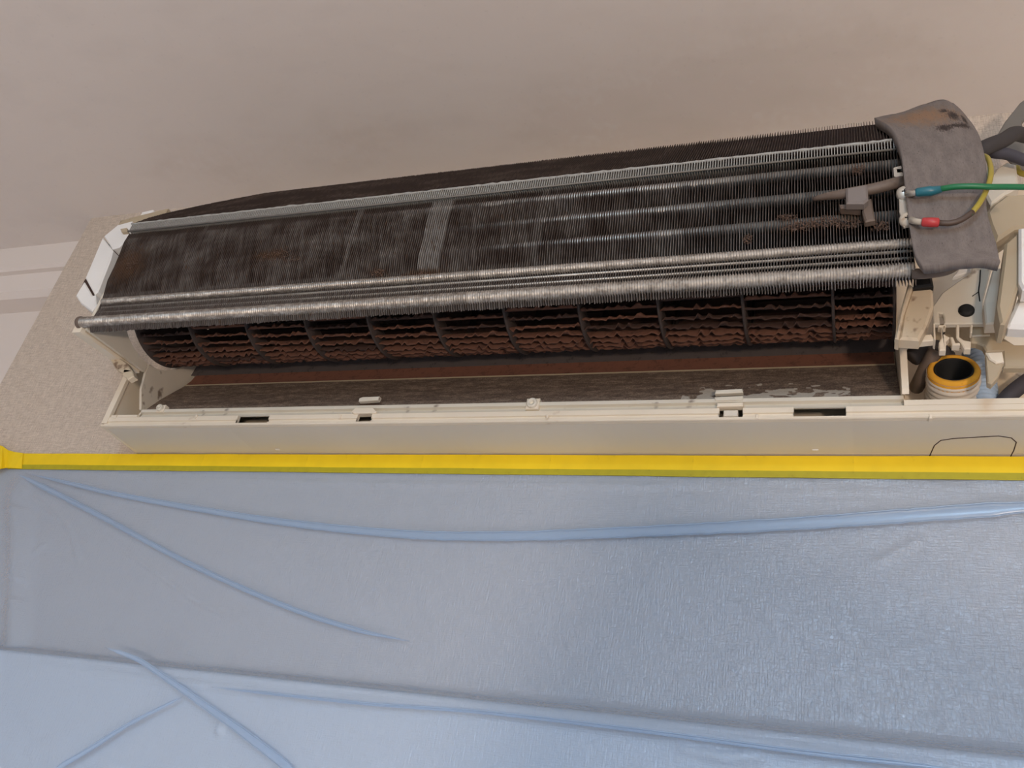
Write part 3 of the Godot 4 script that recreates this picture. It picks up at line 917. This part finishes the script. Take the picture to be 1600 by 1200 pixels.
func build_fan(ac: Node3D) -> void:
	var yc := 0.4354
	var zc := 0.070
	var fan := node_part("fan_wheel", ac, P(XL, yc, zc))
	var discs := [-0.594]
	for i in 10: discs.append(-0.5357 + i * 0.05835)
	discs.append(0.0275)
	var variants := []
	rng.seed = 21
	var L := 0.0555
	for v in 7:
		var st := st_new(false)
		var cols := 22
		var prev := []
		for c in cols + 1:
			var x := L * c / cols
			var fl := n2(c * 38.0 + v * 300.0, 17.0) * 0.0034 + n2(c * 110.0, v * 90.0) * 0.0026
			var arc := []
			for k in 4:                                  # chord from inside to the ragged outer edge
				var t := k / 3.0
				var rad := lerpf(0.0400, 0.0482, t)
				var ang := lerpf(0.100, 0.0, t * (0.7 + 0.3 * t))
				if k == 3:
					rad += minf(fl, 0.0006)
					ang += fl * 13.0
				arc.append(Vector3(x, -sin(ang) * rad, cos(ang) * rad))
			if c > 0:
				for k in 3:
					quad(st, prev[k], prev[k + 1], arc[k + 1], arc[k], Vector3(0, -1, 0.3))
				# thick dusty lip
				var t0 := Vector3(0, 0.0011, -0.0006)
				quad(st, prev[3], arc[3], arc[3] + t0, prev[3] + t0, Vector3(0, 0, 1))
				quad(st, prev[3] + t0, arc[3] + t0, arc[1] + t0, prev[1] + t0, Vector3(0, 1, 0))
			prev = arc
		variants.append(done(st))
	var count := 36
	var rest := st_new(false)
	for s in discs.size() - 1:
		var x0: float = discs[s] + 0.001
		var x1: float = discs[s + 1] - 0.001
		var sc := (x1 - x0) / L
		var off := s * 0.07
		for k in count:
			var phi := fposmod(TAU * k / count + off, TAU)
			var deg := rad_to_deg(phi)
			var xf := Transform3D(Basis(Vector3.RIGHT, phi).scaled_local(Vector3(sc, 1, 1)), P(x0, yc, zc))
			if deg > 28.0 and deg < 140.0:
				var o := MeshInstance3D.new()
				o.name = "blade"
				o.mesh = variants[rng.randi() % variants.size()]
				o.material_override = M.fan_dust if rng.randf() < (0.35 + (deg - 40.0) / 110.0) else M.fan
				fan.add_child(o, true)
				o.transform = Transform3D(xf.basis, xf.origin - origin_of(fan))
			else:
				rest.append_from(variants[(k + s) % variants.size()], 0, xf)
	var ro := part("far_blades", rest.commit(), M.fan, fan)
	ro.set_meta("kind", "stuff")
	for x in discs:
		var st := st_new(false)
		var hub := 0.0 if x == discs[0] or x == discs[-1] else 0.034
		lathe(st, P(x - 0.0010, yc, zc), Vector3.RIGHT, [Vector2(hub, 0.0), Vector2(0.0492, 0.0), Vector2(0.0496, 0.001), Vector2(0.0492, 0.002), Vector2(hub, 0.002)], 48)
		part("disc", done(st), M.fan_disc, fan)

func build_right_end(ac: Node3D) -> void:
	var re := node_part("right_end", ac, P(0.06, 0.34, 0.01))
	part("bearing_bracket", plate([[1426, 447], [1457, 444], [1459, 478], [1449, 505], [1436, 531], [1405, 529], [1411, 490]], 0.100, 0.010, 0.0015), M.cream_dirty, re)
	part("bracket_flange", plate([[1419, 442], [1427, 447], [1412, 492], [1404, 530], [1398, 528], [1408, 480]], 0.103, 0.012, 0.001), M.cream_dirty, re)
	part("black_block", plate([[1428, 433], [1456, 430], [1459, 446], [1427, 449]], 0.104, 0.008, 0.0015), M.black, re)  # plain black block at the top of the bracket
	part("ledge", plate([[1436, 523], [1455, 521], [1462, 531], [1434, 534]], 0.088, 0.006, 0.0008), M.cream, re)
	part("ledge_wall", plate([[1458, 506], [1461, 506], [1462, 532], [1459, 530]], 0.089, 0.010, 0.0004), M.cream, re)
	# mounting plate with a black screw
	var mp := part("mounting_plate", plate([[1456, 480], [1472, 457], [1496, 440], [1517, 425], [1522, 405], [1560, 402], [1549, 420], [1536, 470], [1539, 505], [1475, 506], [1475, 496], [1473, 490], [1467, 489], [1469, 506], [1458, 506]], 0.078, 0.004, 0.0008), M.cream_worn, re)
	var c := at(1510, 486, 0.078)
	var st := st_new(false)
	lathe(st, c, Vector3.BACK, [Vector2(0.0048, -0.001), Vector2(0.0048, 0.0012), Vector2(0.0040, 0.0024), Vector2(0.0015, 0.0028), Vector2(0.0, 0.0020)], 20)
	part("screw", done(st), M.black, mp)
	part("crack", tube_mesh([at(1532, 422, 0.0781), at(1531, 440, 0.0781), at(1529, 455, 0.0781), at(1531, 471, 0.0781)], 0.0004, 5), M.black, mp)
	part("crack", tube_mesh([at(1519, 463, 0.0781), at(1525, 459, 0.0781), at(1529, 456, 0.0781)], 0.0003, 5), M.black, mp)
	part("pipe_guard", plate([[1489, 432], [1506, 410], [1522, 408], [1517, 424]], 0.070, 0.004), M.white, re)
	part("step_box", plate([[1537, 472], [1548, 432], [1552, 418], [1568, 418], [1560, 478], [1562, 480], [1563, 505], [1540, 506]], 0.090, 0.010, 0.001), M.cream, re)
	part("column", plate([[1558, 478], [1567, 410], [1570, 380], [1592, 362], [1594, 440], [1578, 490], [1570, 506], [1563, 505]], 0.112, 0.020, 0.0015), M.aged, re)
	part("column_cover", plate([[1592, 356], [1620, 350], [1620, 452], [1598, 452], [1592, 440]], 0.116, 0.012, 0.0015), M.white, re)
	part("cowl", plate([[1541, 331], [1552, 318], [1573, 303], [1620, 300], [1620, 352], [1586, 356], [1557, 376], [1546, 350]], 0.108, 0.015, 0.002), M.aged, re)
	part("cowl_wing", plate([[1538, 300], [1548, 275], [1557, 262], [1574, 252], [1588, 256], [1592, 292], [1570, 303], [1548, 320]], 0.090, 0.012, 0.0015), M.cream_worn, re)
	part("cover_curve", plate([[1572, 506], [1580, 490], [1600, 445], [1620, 440], [1620, 513], [1576, 511]], 0.100, 0.010, 0.002), M.white, re)
	part("pipe_housing", plate([[1516, 507], [1570, 506], [1575, 511], [1568, 527], [1585, 538], [1620, 538], [1620, 574], [1568, 574], [1567, 549], [1541, 549], [1536, 540], [1526, 536], [1516, 535]], 0.072, 0.006, 0.001), M.aged, re)
	part("housing_rib", plate([[1519, 524], [1547, 522], [1547, 524], [1519, 526]], 0.073, 0.002, 0.0), M.cream, re)
	part("hook_foot", plate([[1540, 550], [1566, 549], [1569, 565], [1556, 567], [1546, 561]], 0.084, 0.006, 0.0008), M.cream, re)
	part("hook_leg", plate([[1540, 552], [1547, 562], [1556, 568], [1568, 567], [1560, 588], [1549, 600], [1543, 597]], 0.082, 0.006, 0.0008), M.aged, re)
	for q in [[[1466, 507], [1478, 507], [1478, 510], [1474, 511], [1474, 521], [1484, 527], [1478, 533], [1478, 547], [1468, 547], [1467, 535], [1471, 527], [1471, 511], [1466, 510]], [[1494, 507], [1499, 507], [1499, 526], [1506, 531], [1517, 533], [1517, 545], [1507, 545], [1502, 536], [1496, 530], [1494, 526]], [[1485, 526], [1489, 526], [1493, 535], [1500, 535], [1500, 539], [1488, 539]], [[1516, 507], [1520, 507], [1519, 519], [1516, 519]]]:
		part("hook", plate(q, 0.086, 0.006, 0.0006), M.cream, re)
	# wall of the pipe pocket, hoses inside it
	part("pocket_wall", plate([[1462, 506], [1520, 506], [1520, 540], [1462, 540]], 0.040, 0.004, 0.0), M.aged, re)
	part("hose", tube_mesh(smooth_path([at(1424, 560, 0.045), at(1440, 548, 0.045), at(1462, 545, 0.040), at(1480, 560, 0.03)]), 0.0062, 12), M.hose, re, "black hose")
	part("hose", tube_mesh(smooth_path([at(1462, 548, 0.05), at(1452, 565, 0.045), at(1440, 590, 0.035), at(1432, 605, 0.02)]), 0.0050, 12), M.copper, re, "brown dirty pipe")
	part("hose", tube_mesh(smooth_path([at(1560, 640, 0.035), at(1580, 615, 0.04), at(1620, 585, 0.04)]), 0.0052, 12), M.hose_blue, re, "grey hose")
	part("backing_card", plate([[1540, 632], [1552, 600], [1566, 578], [1620, 574], [1620, 590], [1580, 610], [1560, 636]], 0.028, 0.003, 0.0), M.cream_dirty, re)
	part("bracket_plate", plate([[1548, 228], [1570, 190], [1594, 160], [1620, 140], [1620, 184], [1603, 184], [1597, 190], [1598, 200], [1606, 206], [1620, 206], [1620, 275], [1590, 262], [1574, 246]], 0.060, 0.003, 0.0008), M.grey_plate, re)

# ---------------------------------------------------------------- loose things on the unit
func build_foam() -> void:
	var rows := [
		[[1366, 184], [1400, 177], [1440, 164], [1470, 155], [1490, 161], 0.116],
		[[1372, 187], [1410, 184], [1450, 176], [1486, 172], [1507, 177], 0.128],
		[[1388, 198], [1424, 199], [1462, 197], [1500, 195], [1524, 200], 0.141],
		[[1401, 215], [1436, 221], [1472, 222], [1510, 222], [1534, 224], 0.150],
		[[1408, 240], [1442, 247], [1478, 250], [1516, 251], [1540, 252], 0.1555],
		[[1412, 275], [1446, 280], [1480, 283], [1518, 284], [1543, 284], 0.1575],
		[[1416, 312], [1448, 316], [1482, 318], [1518, 320], [1541, 320], 0.1585],
		[[1420, 348], [1452, 351], [1486, 353], [1520, 355], [1548, 354], 0.1585],
		[[1426, 384], [1456, 386], [1490, 386], [1528, 385], [1557, 384], 0.1590],
		[[1433, 404], [1460, 403], [1494, 399], [1532, 399], [1561, 402], 0.1600],
		[[1441, 416], [1464, 413], [1498, 406], [1534, 405], [1563, 409], 0.1610]]
	var ctrl := []
	for r in rows:
		var line := []
		for k in 5:
			line.append(at(r[k][0], r[k][1], r[5] + (0.004 * sin(k * 0.8) if r[5] < 0.15 else 0.0015 * sin(k * 0.9))))
		ctrl.append(line)
	var nu := 24; var nv := 44
	var get_pt := func(u: float, v: float) -> Vector3:
		var fv := v * (ctrl.size() - 1); var iv := mini(int(fv), ctrl.size() - 2); fv -= iv
		var fu := u * 4.0; var iu := mini(int(fu), 3); fu -= iu
		var col := []
		for a in range(-1, 3):
			var line: Array = ctrl[clampi(iv + a, 0, ctrl.size() - 1)]
			var p0: Vector3 = line[clampi(iu - 1, 0, 4)]; var p1: Vector3 = line[iu]; var p2: Vector3 = line[iu + 1]; var p3: Vector3 = line[clampi(iu + 2, 0, 4)]
			col.append(p1.cubic_interpolate(p2, p0, p3, fu))
		return col[1].cubic_interpolate(col[2], col[0], col[3], fv)
	var f := []; var b := []
	for j in nv + 1:
		var fr := []; var br := []
		for i in nu + 1:
			var u := float(i) / nu; var v := float(j) / nv
			var p: Vector3 = get_pt.call(u, v)
			p.z += n2(u * 120.0, v * 260.0) * 0.0012
			var du: Vector3 = get_pt.call(minf(u + 0.02, 1.0), v) - get_pt.call(maxf(u - 0.02, 0.0), v)
			var dv: Vector3 = get_pt.call(u, minf(v + 0.02, 1.0)) - get_pt.call(u, maxf(v - 0.02, 0.0))
			var nn := dv.cross(du).normalized()
			if nn.z < 0.0: nn = -nn
			fr.append(p)
			br.append(p - nn * 0.0062)
		f.append(fr); b.append(br)
	var st := st_new(false)
	var uv := func(i, j): return Vector2(float(i) / nu, float(j) / nv)
	for j in nv:
		for i in nu:
			quad(st, f[j][i], f[j][i + 1], f[j + 1][i + 1], f[j + 1][i], Vector3.BACK, uv.call(i, j), uv.call(i + 1, j), uv.call(i + 1, j + 1), uv.call(i, j + 1))
			quad(st, b[j][i], b[j][i + 1], b[j + 1][i + 1], b[j + 1][i], Vector3.FORWARD, uv.call(i, j), uv.call(i + 1, j), uv.call(i + 1, j + 1), uv.call(i, j + 1))
	for j in nv:
		quad(st, f[j][0], f[j + 1][0], b[j + 1][0], b[j][0], Vector3.LEFT, uv.call(0, j), uv.call(0, j + 1), uv.call(0, j + 1), uv.call(0, j))
		quad(st, f[j][nu], f[j + 1][nu], b[j + 1][nu], b[j][nu], Vector3.RIGHT, uv.call(nu, j), uv.call(nu, j + 1), uv.call(nu, j + 1), uv.call(nu, j))
	for i in nu:
		quad(st, f[0][i], f[0][i + 1], b[0][i + 1], b[0][i], Vector3.UP, uv.call(i, 0), uv.call(i + 1, 0), uv.call(i + 1, 0), uv.call(i, 0))
		quad(st, f[nv][i], f[nv][i + 1], b[nv][i + 1], b[nv][i], Vector3.DOWN, uv.call(i, nv), uv.call(i + 1, nv), uv.call(i + 1, nv), uv.call(i, nv))
	var o := obj("foam_sheet", done(st), M.foam)
	tag(o, "grey foam sheet with rusty stain draped over the coil's right end", "foam sheet")

func build_wires() -> void:
	var z := 0.1665
	# green earth wire with a blue crimp sleeve
	var w := thing("earth_wire", "green earth wire with blue crimp sleeve running off to the right", "wire", at(1430, 301, z))
	part("wire", tube_mesh(smooth_path([at(1466, 296, z), at(1490, 292, z + 0.002), at(1520, 291, z + 0.002), at(1550, 292, z), at(1580, 292, z - 0.004), at(1625, 293, z - 0.008)]), 0.0018, 10), M.green, w)
	part("crimp_sleeve", tube_mesh([at(1430, 301, z), at(1433, 300.5, z), at(1448, 299, z), at(1453, 298.5, z), at(1458, 298, z), at(1471, 295.5, z)], [0.0020, 0.0026, 0.0029, 0.0031, 0.0027, 0.0021], 14), M.blue_sleeve, w)
	part("ring_terminal", tube_mesh([at(1418, 303, z - 0.007), at(1425, 302.5, z - 0.004), at(1432, 301, z)], [0.0022, 0.0018, 0.0016], 10), M.steel, w)
	# yellow-green wire with a red sleeve curling up behind the foam's edge
	var y := thing("earth_wire", "yellow-green earth wire with red crimp sleeve curling upward", "wire", at(1440, 347, z))
	part("wire", tube_mesh(smooth_path([at(1466, 348, z), at(1482, 349, z), at(1496, 346, z), at(1508, 340, z), at(1520, 331, z)]), 0.0017, 10), M.brown_wire, y, "browned end of the wire")
	part("wire", tube_mesh(smooth_path([at(1518, 333, z), at(1530, 318, z - 0.001), at(1540, 300, z - 0.004), at(1547, 280, z - 0.006), at(1548, 262, z - 0.012), at(1543, 247, z - 0.022), at(1535, 243, z - 0.035)]), 0.0016, 10), M.yellow_wire, y)
	part("wire_stripe", tube_mesh(smooth_path([at(1517, 335.5, z + 0.0002), at(1529, 320, z - 0.0008), at(1538.5, 301, z - 0.0038), at(1545, 281, z - 0.0058), at(1546, 262, z - 0.0118)]), 0.0010, 8), M.green, y)
	part("crimp_sleeve", tube_mesh([at(1440, 347, z), at(1442, 347, z), at(1455, 347.5, z), at(1466, 347.5, z), at(1468, 347.5, z)], [0.0020, 0.0026, 0.0029, 0.0027, 0.0018], 14), M.red_sleeve, y)
	part("ring_terminal", tube_mesh([at(1424, 344, z - 0.007), at(1431, 346, z - 0.004), at(1441, 347, z)], [0.0022, 0.0018, 0.0016], 10), M.rust_steel, y)
	# yellow wire end at the far right
	var k := obj("yellow_wire", tube_mesh(smooth_path([at(1589, 262, 0.085), at(1592, 268, 0.087), at(1600, 272, 0.088), at(1625, 274, 0.088)]), 0.0020, 10), M.yellow_wire)
	tag(k, "short yellow wire beside the grey sleeves at the right edge", "wire")
	# dark cable sleeves
	var s1 := obj("cable_sleeve", tube_mesh(smooth_path([at(1528, 236, 0.120), at(1545, 228, 0.118), at(1568, 219, 0.110), at(1585, 209, 0.102), at(1603, 212, 0.095), at(1625, 214, 0.09)]), 0.0052, 14), M.hose)
	tag(s1, "upper dark grey cable sleeve rising right behind the foam", "cable sleeve")
	var s2 := obj("cable_sleeve", tube_mesh(smooth_path([at(1532, 232, 0.105), at(1552, 238, 0.108), at(1575, 241, 0.105), at(1600, 250, 0.100), at(1630, 258, 0.095)]), [0.004, 0.0042, 0.0044, 0.0046, 0.0046][0], 14), M.hose_blue)
	tag(s2, "lower bluish grey cable sleeve sloping down to the right", "cable sleeve")

func build_pipe() -> void:
	var c := at(1490, 577, 0.050)
	var axis := Vector3(0.0, 0.309, 0.951)
	var t := thing("insulated_pipe", "white wrapped insulated pipe end with yellow foam ring and black bore", "pipe", c - axis * 0.055)
	# wrapping: wound bands
	var pts := []; var rads := []
	for i in 40:
		pts.append(c - axis * (0.0015 + 0.050 * i / 39.0))
		rads.append(0.0158 + (0.0006 if i % 3 == 0 else -0.0002) + n2(i * 50.0, 3.0) * 0.0006 + i * 0.00003)
	part("wrapping", tube_mesh(pts, rads, 32, false), M.wrap, t)
	var st := st_new(false)
	lathe(st, c - axis * 0.010, axis, [Vector2(0.0157, 0.0), Vector2(0.0159, 0.0085), Vector2(0.0150, 0.0105), Vector2(0.0128, 0.0108), Vector2(0.0121, 0.0095), Vector2(0.0121, 0.0)], 40)
	part("foam_ring", done(st), M.foam_yellow, t)
	st = st_new(false)
	lathe(st, c - axis * 0.040, axis, [Vector2(0.0, 0.002), Vector2(0.0106, 0.002), Vector2(0.0108, 0.0395), Vector2(0.0115, 0.0405), Vector2(0.0121, 0.0395), Vector2(0.0121, 0.0)], 40)
	part("bore", done(st), M.black, t)
	# ribbed drain hose along its right side
	pts = []; rads = []
	var d0 := at(1520, 549, 0.034)
	var d1 := at(1540, 640, 0.034)
	for i in 64:
		var f := i / 63.0
		var p := d0.lerp(d1, f) + Vector3(sin(f * PI) * 0.003, 0, 0)
		pts.append(p)
		rads.append(0.0068 + (0.0006 if (i % 4) < 2 else -0.0005))
	var h := obj("drain_hose", tube_mesh(pts, rads, 20), M.drain_blue)
	tag(h, "pale blue ribbed drain hose beside the insulated pipe", "hose")

# ---------------------------------------------------------------- tape and film
func build_tape() -> void:
	var st := st_new(false)
	var x0 := at(30, 708, 0.0).x
	var n := 120
	for band in 2:
		st = st_new()
		for i in n:
			var q := []
			for e in [0, 1]:
				var x := lerpf(x0, 0.40, float(i + e) / n)
				var top := 0.3243 + n2(x * 300.0, 3.0) * 0.0003
				var cutl := 0.3118 + n2(x * 260.0, 60.0) * 0.0004
				var bot := 0.3068 + n2(x * 240.0, 90.0) * 0.0003
				var z := 0.0034 + n2(x * 900.0, 30.0) * 0.0003
				if band == 0: q.append([P(x, top, z), P(x, cutl, z)])
				else: q.append([P(x, cutl, z + 0.00025), P(x, bot, z + 0.00025)])
			quad(st, q[0][0], q[1][0], q[1][1], q[0][1], Vector3.BACK)
			quad(st, q[0][0] - Vector3(0, 0, 0.0006), q[1][0] - Vector3(0, 0, 0.0006), q[1][1] - Vector3(0, 0, 0.0006), q[0][1] - Vector3(0, 0, 0.0006), Vector3.FORWARD)
			quad(st, q[0][0], q[1][0], q[1][0] - Vector3(0, 0, 0.0006), q[0][0] - Vector3(0, 0, 0.0006), Vector3.UP)
			quad(st, q[0][1], q[1][1], q[1][1] - Vector3(0, 0, 0.0006), q[0][1] - Vector3(0, 0, 0.0006), Vector3.DOWN)
		if band == 0:
			var t := thing("masking_tape", "long straight yellow masking tape strip under the air conditioner", "tape", P(-0.2, 0.307, 0.003))
			part("tape_strip", done(st), M.tape, t)
			set_meta("tape_node", t)
		else:
			part("film_edge_band", done(st), M.tape_band, get_meta("tape_node"), "olive lower band where the tape overlaps the film")
			remove_meta("tape_node")
	# crumpled end wrapped over at the left
	st = st_new()
	var ctrl := [[[-22, 690], [-22, 738]], [[4, 697], [2, 732]], [[12, 703], [8, 731]], [[22, 706], [14, 731]], [[36, 708], [34, 732]]]
	var zs := [0.012, 0.0095, 0.0055, 0.0062, 0.0042]
	for i in 4:
		var a := at(ctrl[i][0][0], ctrl[i][0][1], zs[i]); var b := at(ctrl[i + 1][0][0], ctrl[i + 1][0][1], zs[i + 1])
		var c := at(ctrl[i + 1][1][0], ctrl[i + 1][1][1], zs[i + 1]); var d := at(ctrl[i][1][0], ctrl[i][1][1], zs[i])
		quad(st, a, b, c, d, Vector3.BACK)
		var o := Vector3(0, 0, -0.0006)
		quad(st, a + o, b + o, c + o, d + o, Vector3.FORWARD)
		quad(st, a, b, b + o, a + o, Vector3.UP)
		quad(st, d, c, c + o, d + o, Vector3.DOWN)
	var e := obj("tape_piece", done(st), M.tape)
	tag(e, "crumpled yellow tape end lapped over at the far left", "tape")

func seg_dist(p: Vector2, pts: Array) -> Array:      # distance to a polyline, signed side, place along it 0..1
	var best := 1e9; var side := 0.0; var along := 0.0
	var n := pts.size() - 1
	for i in n:
		var a: Vector2 = pts[i]; var b: Vector2 = pts[i + 1]
		var e := b - a
		var t := clampf((p - a).dot(e) / e.length_squared(), 0.0, 1.0)
		var q := a + e * t
		var d := p.distance_to(q)
		if d < best:
			best = d
			side = signf(e.cross(p - a))
			along = (i + t) / n
	return [best, side, along]

func build_film() -> void:
	var folds := []
	# photograph places, height, half width
	for f in [
		[[[40, 738], [200, 775], [420, 812], [620, 832], [760, 835], [900, 832], [1200, 818], [1600, 790], [1760, 778]], 0.0014, 0.0050, 0.003],
		[[[18, 734], [150, 802], [300, 882], [450, 948], [560, 985], [660, 1004]], 0.0014, 0.0040, 0.003],
		[[[60, 998], [180, 1014], [235, 1042], [330, 1108], [470, 1215]], 0.0018, 0.0050, 0.031],
		[[[80, 1205], [140, 1170], [200, 1132], [285, 1088]], 0.0014, 0.0050, 0.031],
		[[[180, 850], [300, 935], [400, 985]], 0.0012, 0.0022, 0.003],
		[[[25, 885], [72, 848]], 0.0020, 0.0030, 0.003],
		[[[1362, 882], [1400, 862], [1445, 838]], 0.0012, 0.0024, 0.003],
		[[[0, 1034], [300, 1070], [560, 1098], [760, 1112], [1000, 1140], [1250, 1172], [1600, 1215]], 0.0024, 0.0036, 0.031],
		[[[340, 1150], [350, 1130], [356, 1118]], 0.0030, 0.0030, 0.031],
		[[[1050, 1165], [1130, 1185], [1200, 1180]], 0.0022, 0.0040, 0.031],
		[[[20, 745], [60, 780], [110, 830], [125, 890]], 0.0010, 0.0024, 0.003],
		[[[24, 740], [30, 850], [24, 1000], [10, 1100]], 0.0060, 0.0110, 0.003],
		[[[300, 748], [600, 756], [900, 757], [1100, 758]], 0.0014, 0.0020, 0.003]]:
		var line := []
		for p in f[0]:
			var v := at(p[0], p[1], f[3])
			line.append(Vector2(v.x, v.y - CY))
		folds.append([line, f[1], f[2]])
	var x0 := -0.868; var x1 := 0.42
	var y0 := -0.12; var y1 := 0.3095
	var nx := 560; var ny := 190
	var zz := []
	for j in ny + 1:
		var row := PackedFloat32Array()
		row.resize(nx + 1)
		var y := lerpf(y0, y1, float(j) / ny)
		for i in nx + 1:
			var x := lerpf(x0, x1, float(i) / nx)
			var z := 0.0022
			# the film leaves the wall and runs out over the board's edge
			var t := clampf((0.1425 - y) / 0.0145, 0.0, 1.0)
			z = lerpf(z, 0.0312, t * t * (0.4 + 0.6 * t))
			if y < 0.128: z = 0.0312
			z += (n2(x * 500.0, y * 900.0) + 0.4) * 0.0006
			if y > 0.285:                                 # small puckers under the tape
				var k := (y - 0.285) / 0.0245
				z += k * (1.0 - 0.6 * k) * n2(x * 700.0, y * 5200.0 + 50.0) * 0.0022 * clampf((x + 0.35) * 3.0, 0.25, 1.0)
			if y < 0.10:                                   # looser, crumpled below the edge
				z += absf(n2(x * 420.0 + 90.0, y * 700.0)) * 0.003 * clampf((0.10 - y) * 25.0, 0.0, 1.0)
			row[i] = z
		zz.append(row)
	var dx := (x1 - x0) / nx; var dy := (y1 - y0) / ny
	for f in folds:
		var line: Array = f[0]
		for s in line.size() - 1:
			var a: Vector2 = line[s]; var b: Vector2 = line[s + 1]
			var pad: float = f[2] * 3.0
			var i0 := clampi(int((minf(a.x, b.x) - pad - x0) / dx), 0, nx); var i1 := clampi(int((maxf(a.x, b.x) + pad - x0) / dx) + 1, 0, nx)
			var j0 := clampi(int((minf(a.y, b.y) - pad - y0) / dy), 0, ny); var j1 := clampi(int((maxf(a.y, b.y) + pad - y0) / dy) + 1, 0, ny)
			for j in range(j0, j1 + 1):
				for i in range(i0, i1 + 1):
					var p := Vector2(x0 + i * dx, y0 + j * dy)
					var r := seg_dist(p, line)
					if not f[0] or r[0] > pad: continue
					var w: float = f[2]
					var fade := clampf(minf(r[2], 1.0 - r[2]) * 9.0, 0.15, 1.0)
					var base: float = 0.0312 if p.y < 0.128 else 0.0022
					var h: float = f[1] * fade * exp(-pow(r[0] / w, 2.0))
					zz[j][i] = maxf(zz[j][i], base + h + (zz[j][i] - base) * 0.3) if h > 0.0002 else zz[j][i]
	var st := SurfaceTool.new()
	st.begin(Mesh.PRIMITIVE_TRIANGLES)
	st.set_smooth_group(0)
	for j in ny + 1:
		for i in nx + 1:
			var x := x0 + i * dx; var y := y0 + j * dy
			st.set_uv(Vector2(x * 4.0, y * 4.0))
			st.add_vertex(P(x, y, zz[j][i]))
	for j in ny:
		for i in nx:
			var a := j * (nx + 1) + i
			for q in [a, a + nx + 1, a + 1, a + 1, a + nx + 1, a + nx + 2]:
				st.add_index(q)
	st.generate_normals()
	st.generate_tangents()
	var o := obj("plastic_film", st.commit(), M.film)
	tag(o, "thin bluish plastic dust sheet taped to the wall with long folds", "plastic sheet")
	# pleats: the film doubled over itself along its long folds
	for q in [
		[[[40, 739], [120, 758], [200, 776], [420, 813], [620, 834], [760, 838], [900, 835], [1200, 821], [1420, 806], [1610, 792], [1760, 779]], 0.0014, 0.0052, 0.0052],
		[[[28, 741], [150, 803], [300, 883], [450, 949], [560, 985], [640, 1002]], 0.0024, 0.0014, 0.0052],
		[[[165, 1012], [210, 1028], [235, 1043], [330, 1109], [400, 1160], [470, 1216]], 0.0012, 0.0030, 0.0372],
		[[[80, 1206], [140, 1171], [200, 1133], [285, 1089]], 0.0022, 0.0008, 0.0368],
		[[[330, 1074], [560, 1099], [760, 1114], [1000, 1142], [1250, 1175], [1500, 1203]], 0.0006, 0.0012, 0.0352]]:
		var pts := []
		for v in q[0]: pts.append(at(v[0], v[1], q[3]))
		pts = smooth_path(pts, 0.008)
		var st2 := st_new(false)
		var rings := []
		for i in pts.size():
			var t := float(i) / (pts.size() - 1)
			var dir: Vector3 = (pts[mini(i + 1, pts.size() - 1)] - pts[maxi(i - 1, 0)]).normalized()
			var sd := dir.cross(Vector3.BACK).normalized()
			var w: float = lerpf(q[1], q[2], t) * clampf(minf(t, 1.0 - t) * 12.0 + 0.1, 0.0, 1.0) * (1.0 + n2(i * 22.0, q[1] * 9000.0) * 0.15)
			var ring := []
			for k in 10:
				var a := TAU * k / 10.0
				ring.append(pts[i] + sd * cos(a) * w + Vector3.BACK * sin(a) * minf(0.0011, w * 0.5))
			rings.append(ring)
		for i in rings.size() - 1:
			for k in 10:
				var m: Vector3 = (rings[i][k] + rings[i + 1][(k + 1) % 10]) * 0.5 - (pts[i] + pts[i + 1]) * 0.5
				quad(st2, rings[i][k], rings[i][(k + 1) % 10], rings[i + 1][(k + 1) % 10], rings[i + 1][k], m)
		part("pleat", done(st2), M.film, o, "doubled fold of film")
		for e in [[5, 0.00065], [0, 0.00035]]:
			var cr := []
			var crr := []
			for i in rings.size():
				cr.append(rings[i][e[0]] + Vector3(0, 0, 0.0004))
				crr.append(e[1] * clampf(minf(i, rings.size() - 1 - i) / 8.0, 0.15, 1.0))
			part("crease", tube_mesh(cr, crr, 6), M.film, o)

# ---------------------------------------------------------------- scene
func _ready() -> void:
	var cam := Camera3D.new()
	cam.name = "camera"
	add_child(cam)
	cam.transform = Transform3D(Basis(Vector3(AX.x, AY.x, AZ.x), -Vector3(AX.y, AY.y, AZ.y), -Vector3(AX.z, AY.z, AZ.z)), Vector3(0, CY, 0.6))
	cam.fov = rad_to_deg(2.0 * atan(600.0 / LENS))
	cam.near = 0.02
	cam.current = true
	var env := Environment.new()
	env.background_mode = Environment.BG_SKY
	var sky := Sky.new()
	var ps := ProceduralSkyMaterial.new()
	ps.sky_top_color = Color(0.55, 0.70, 0.95)
	ps.sky_horizon_color = Color(0.80, 0.89, 1.0)
	ps.ground_bottom_color = Color(0.55, 0.55, 0.54)
	ps.ground_horizon_color = Color(0.74, 0.76, 0.78)
	ps.sky_energy_multiplier = 2.4
	ps.ground_energy_multiplier = 2.4
	sky.sky_material = ps
	env.sky = sky
	env.tonemap_mode = Environment.TONE_MAPPER_LINEAR
	env.tonemap_exposure = 0.71
	env.sdfgi_enabled = true
	env.ssao_enabled = true
	env.ssil_enabled = true
	var we := WorldEnvironment.new()
	we.name = "environment"
	we.environment = env
	add_child(we)
	make_materials()
	build_room()
	build_lamp()
	build_ceiling_lamp()
	build_shadow_casters()
	build_unit()
	build_foam()
	build_pipe()
	build_wires()
	build_tape()
	build_film()
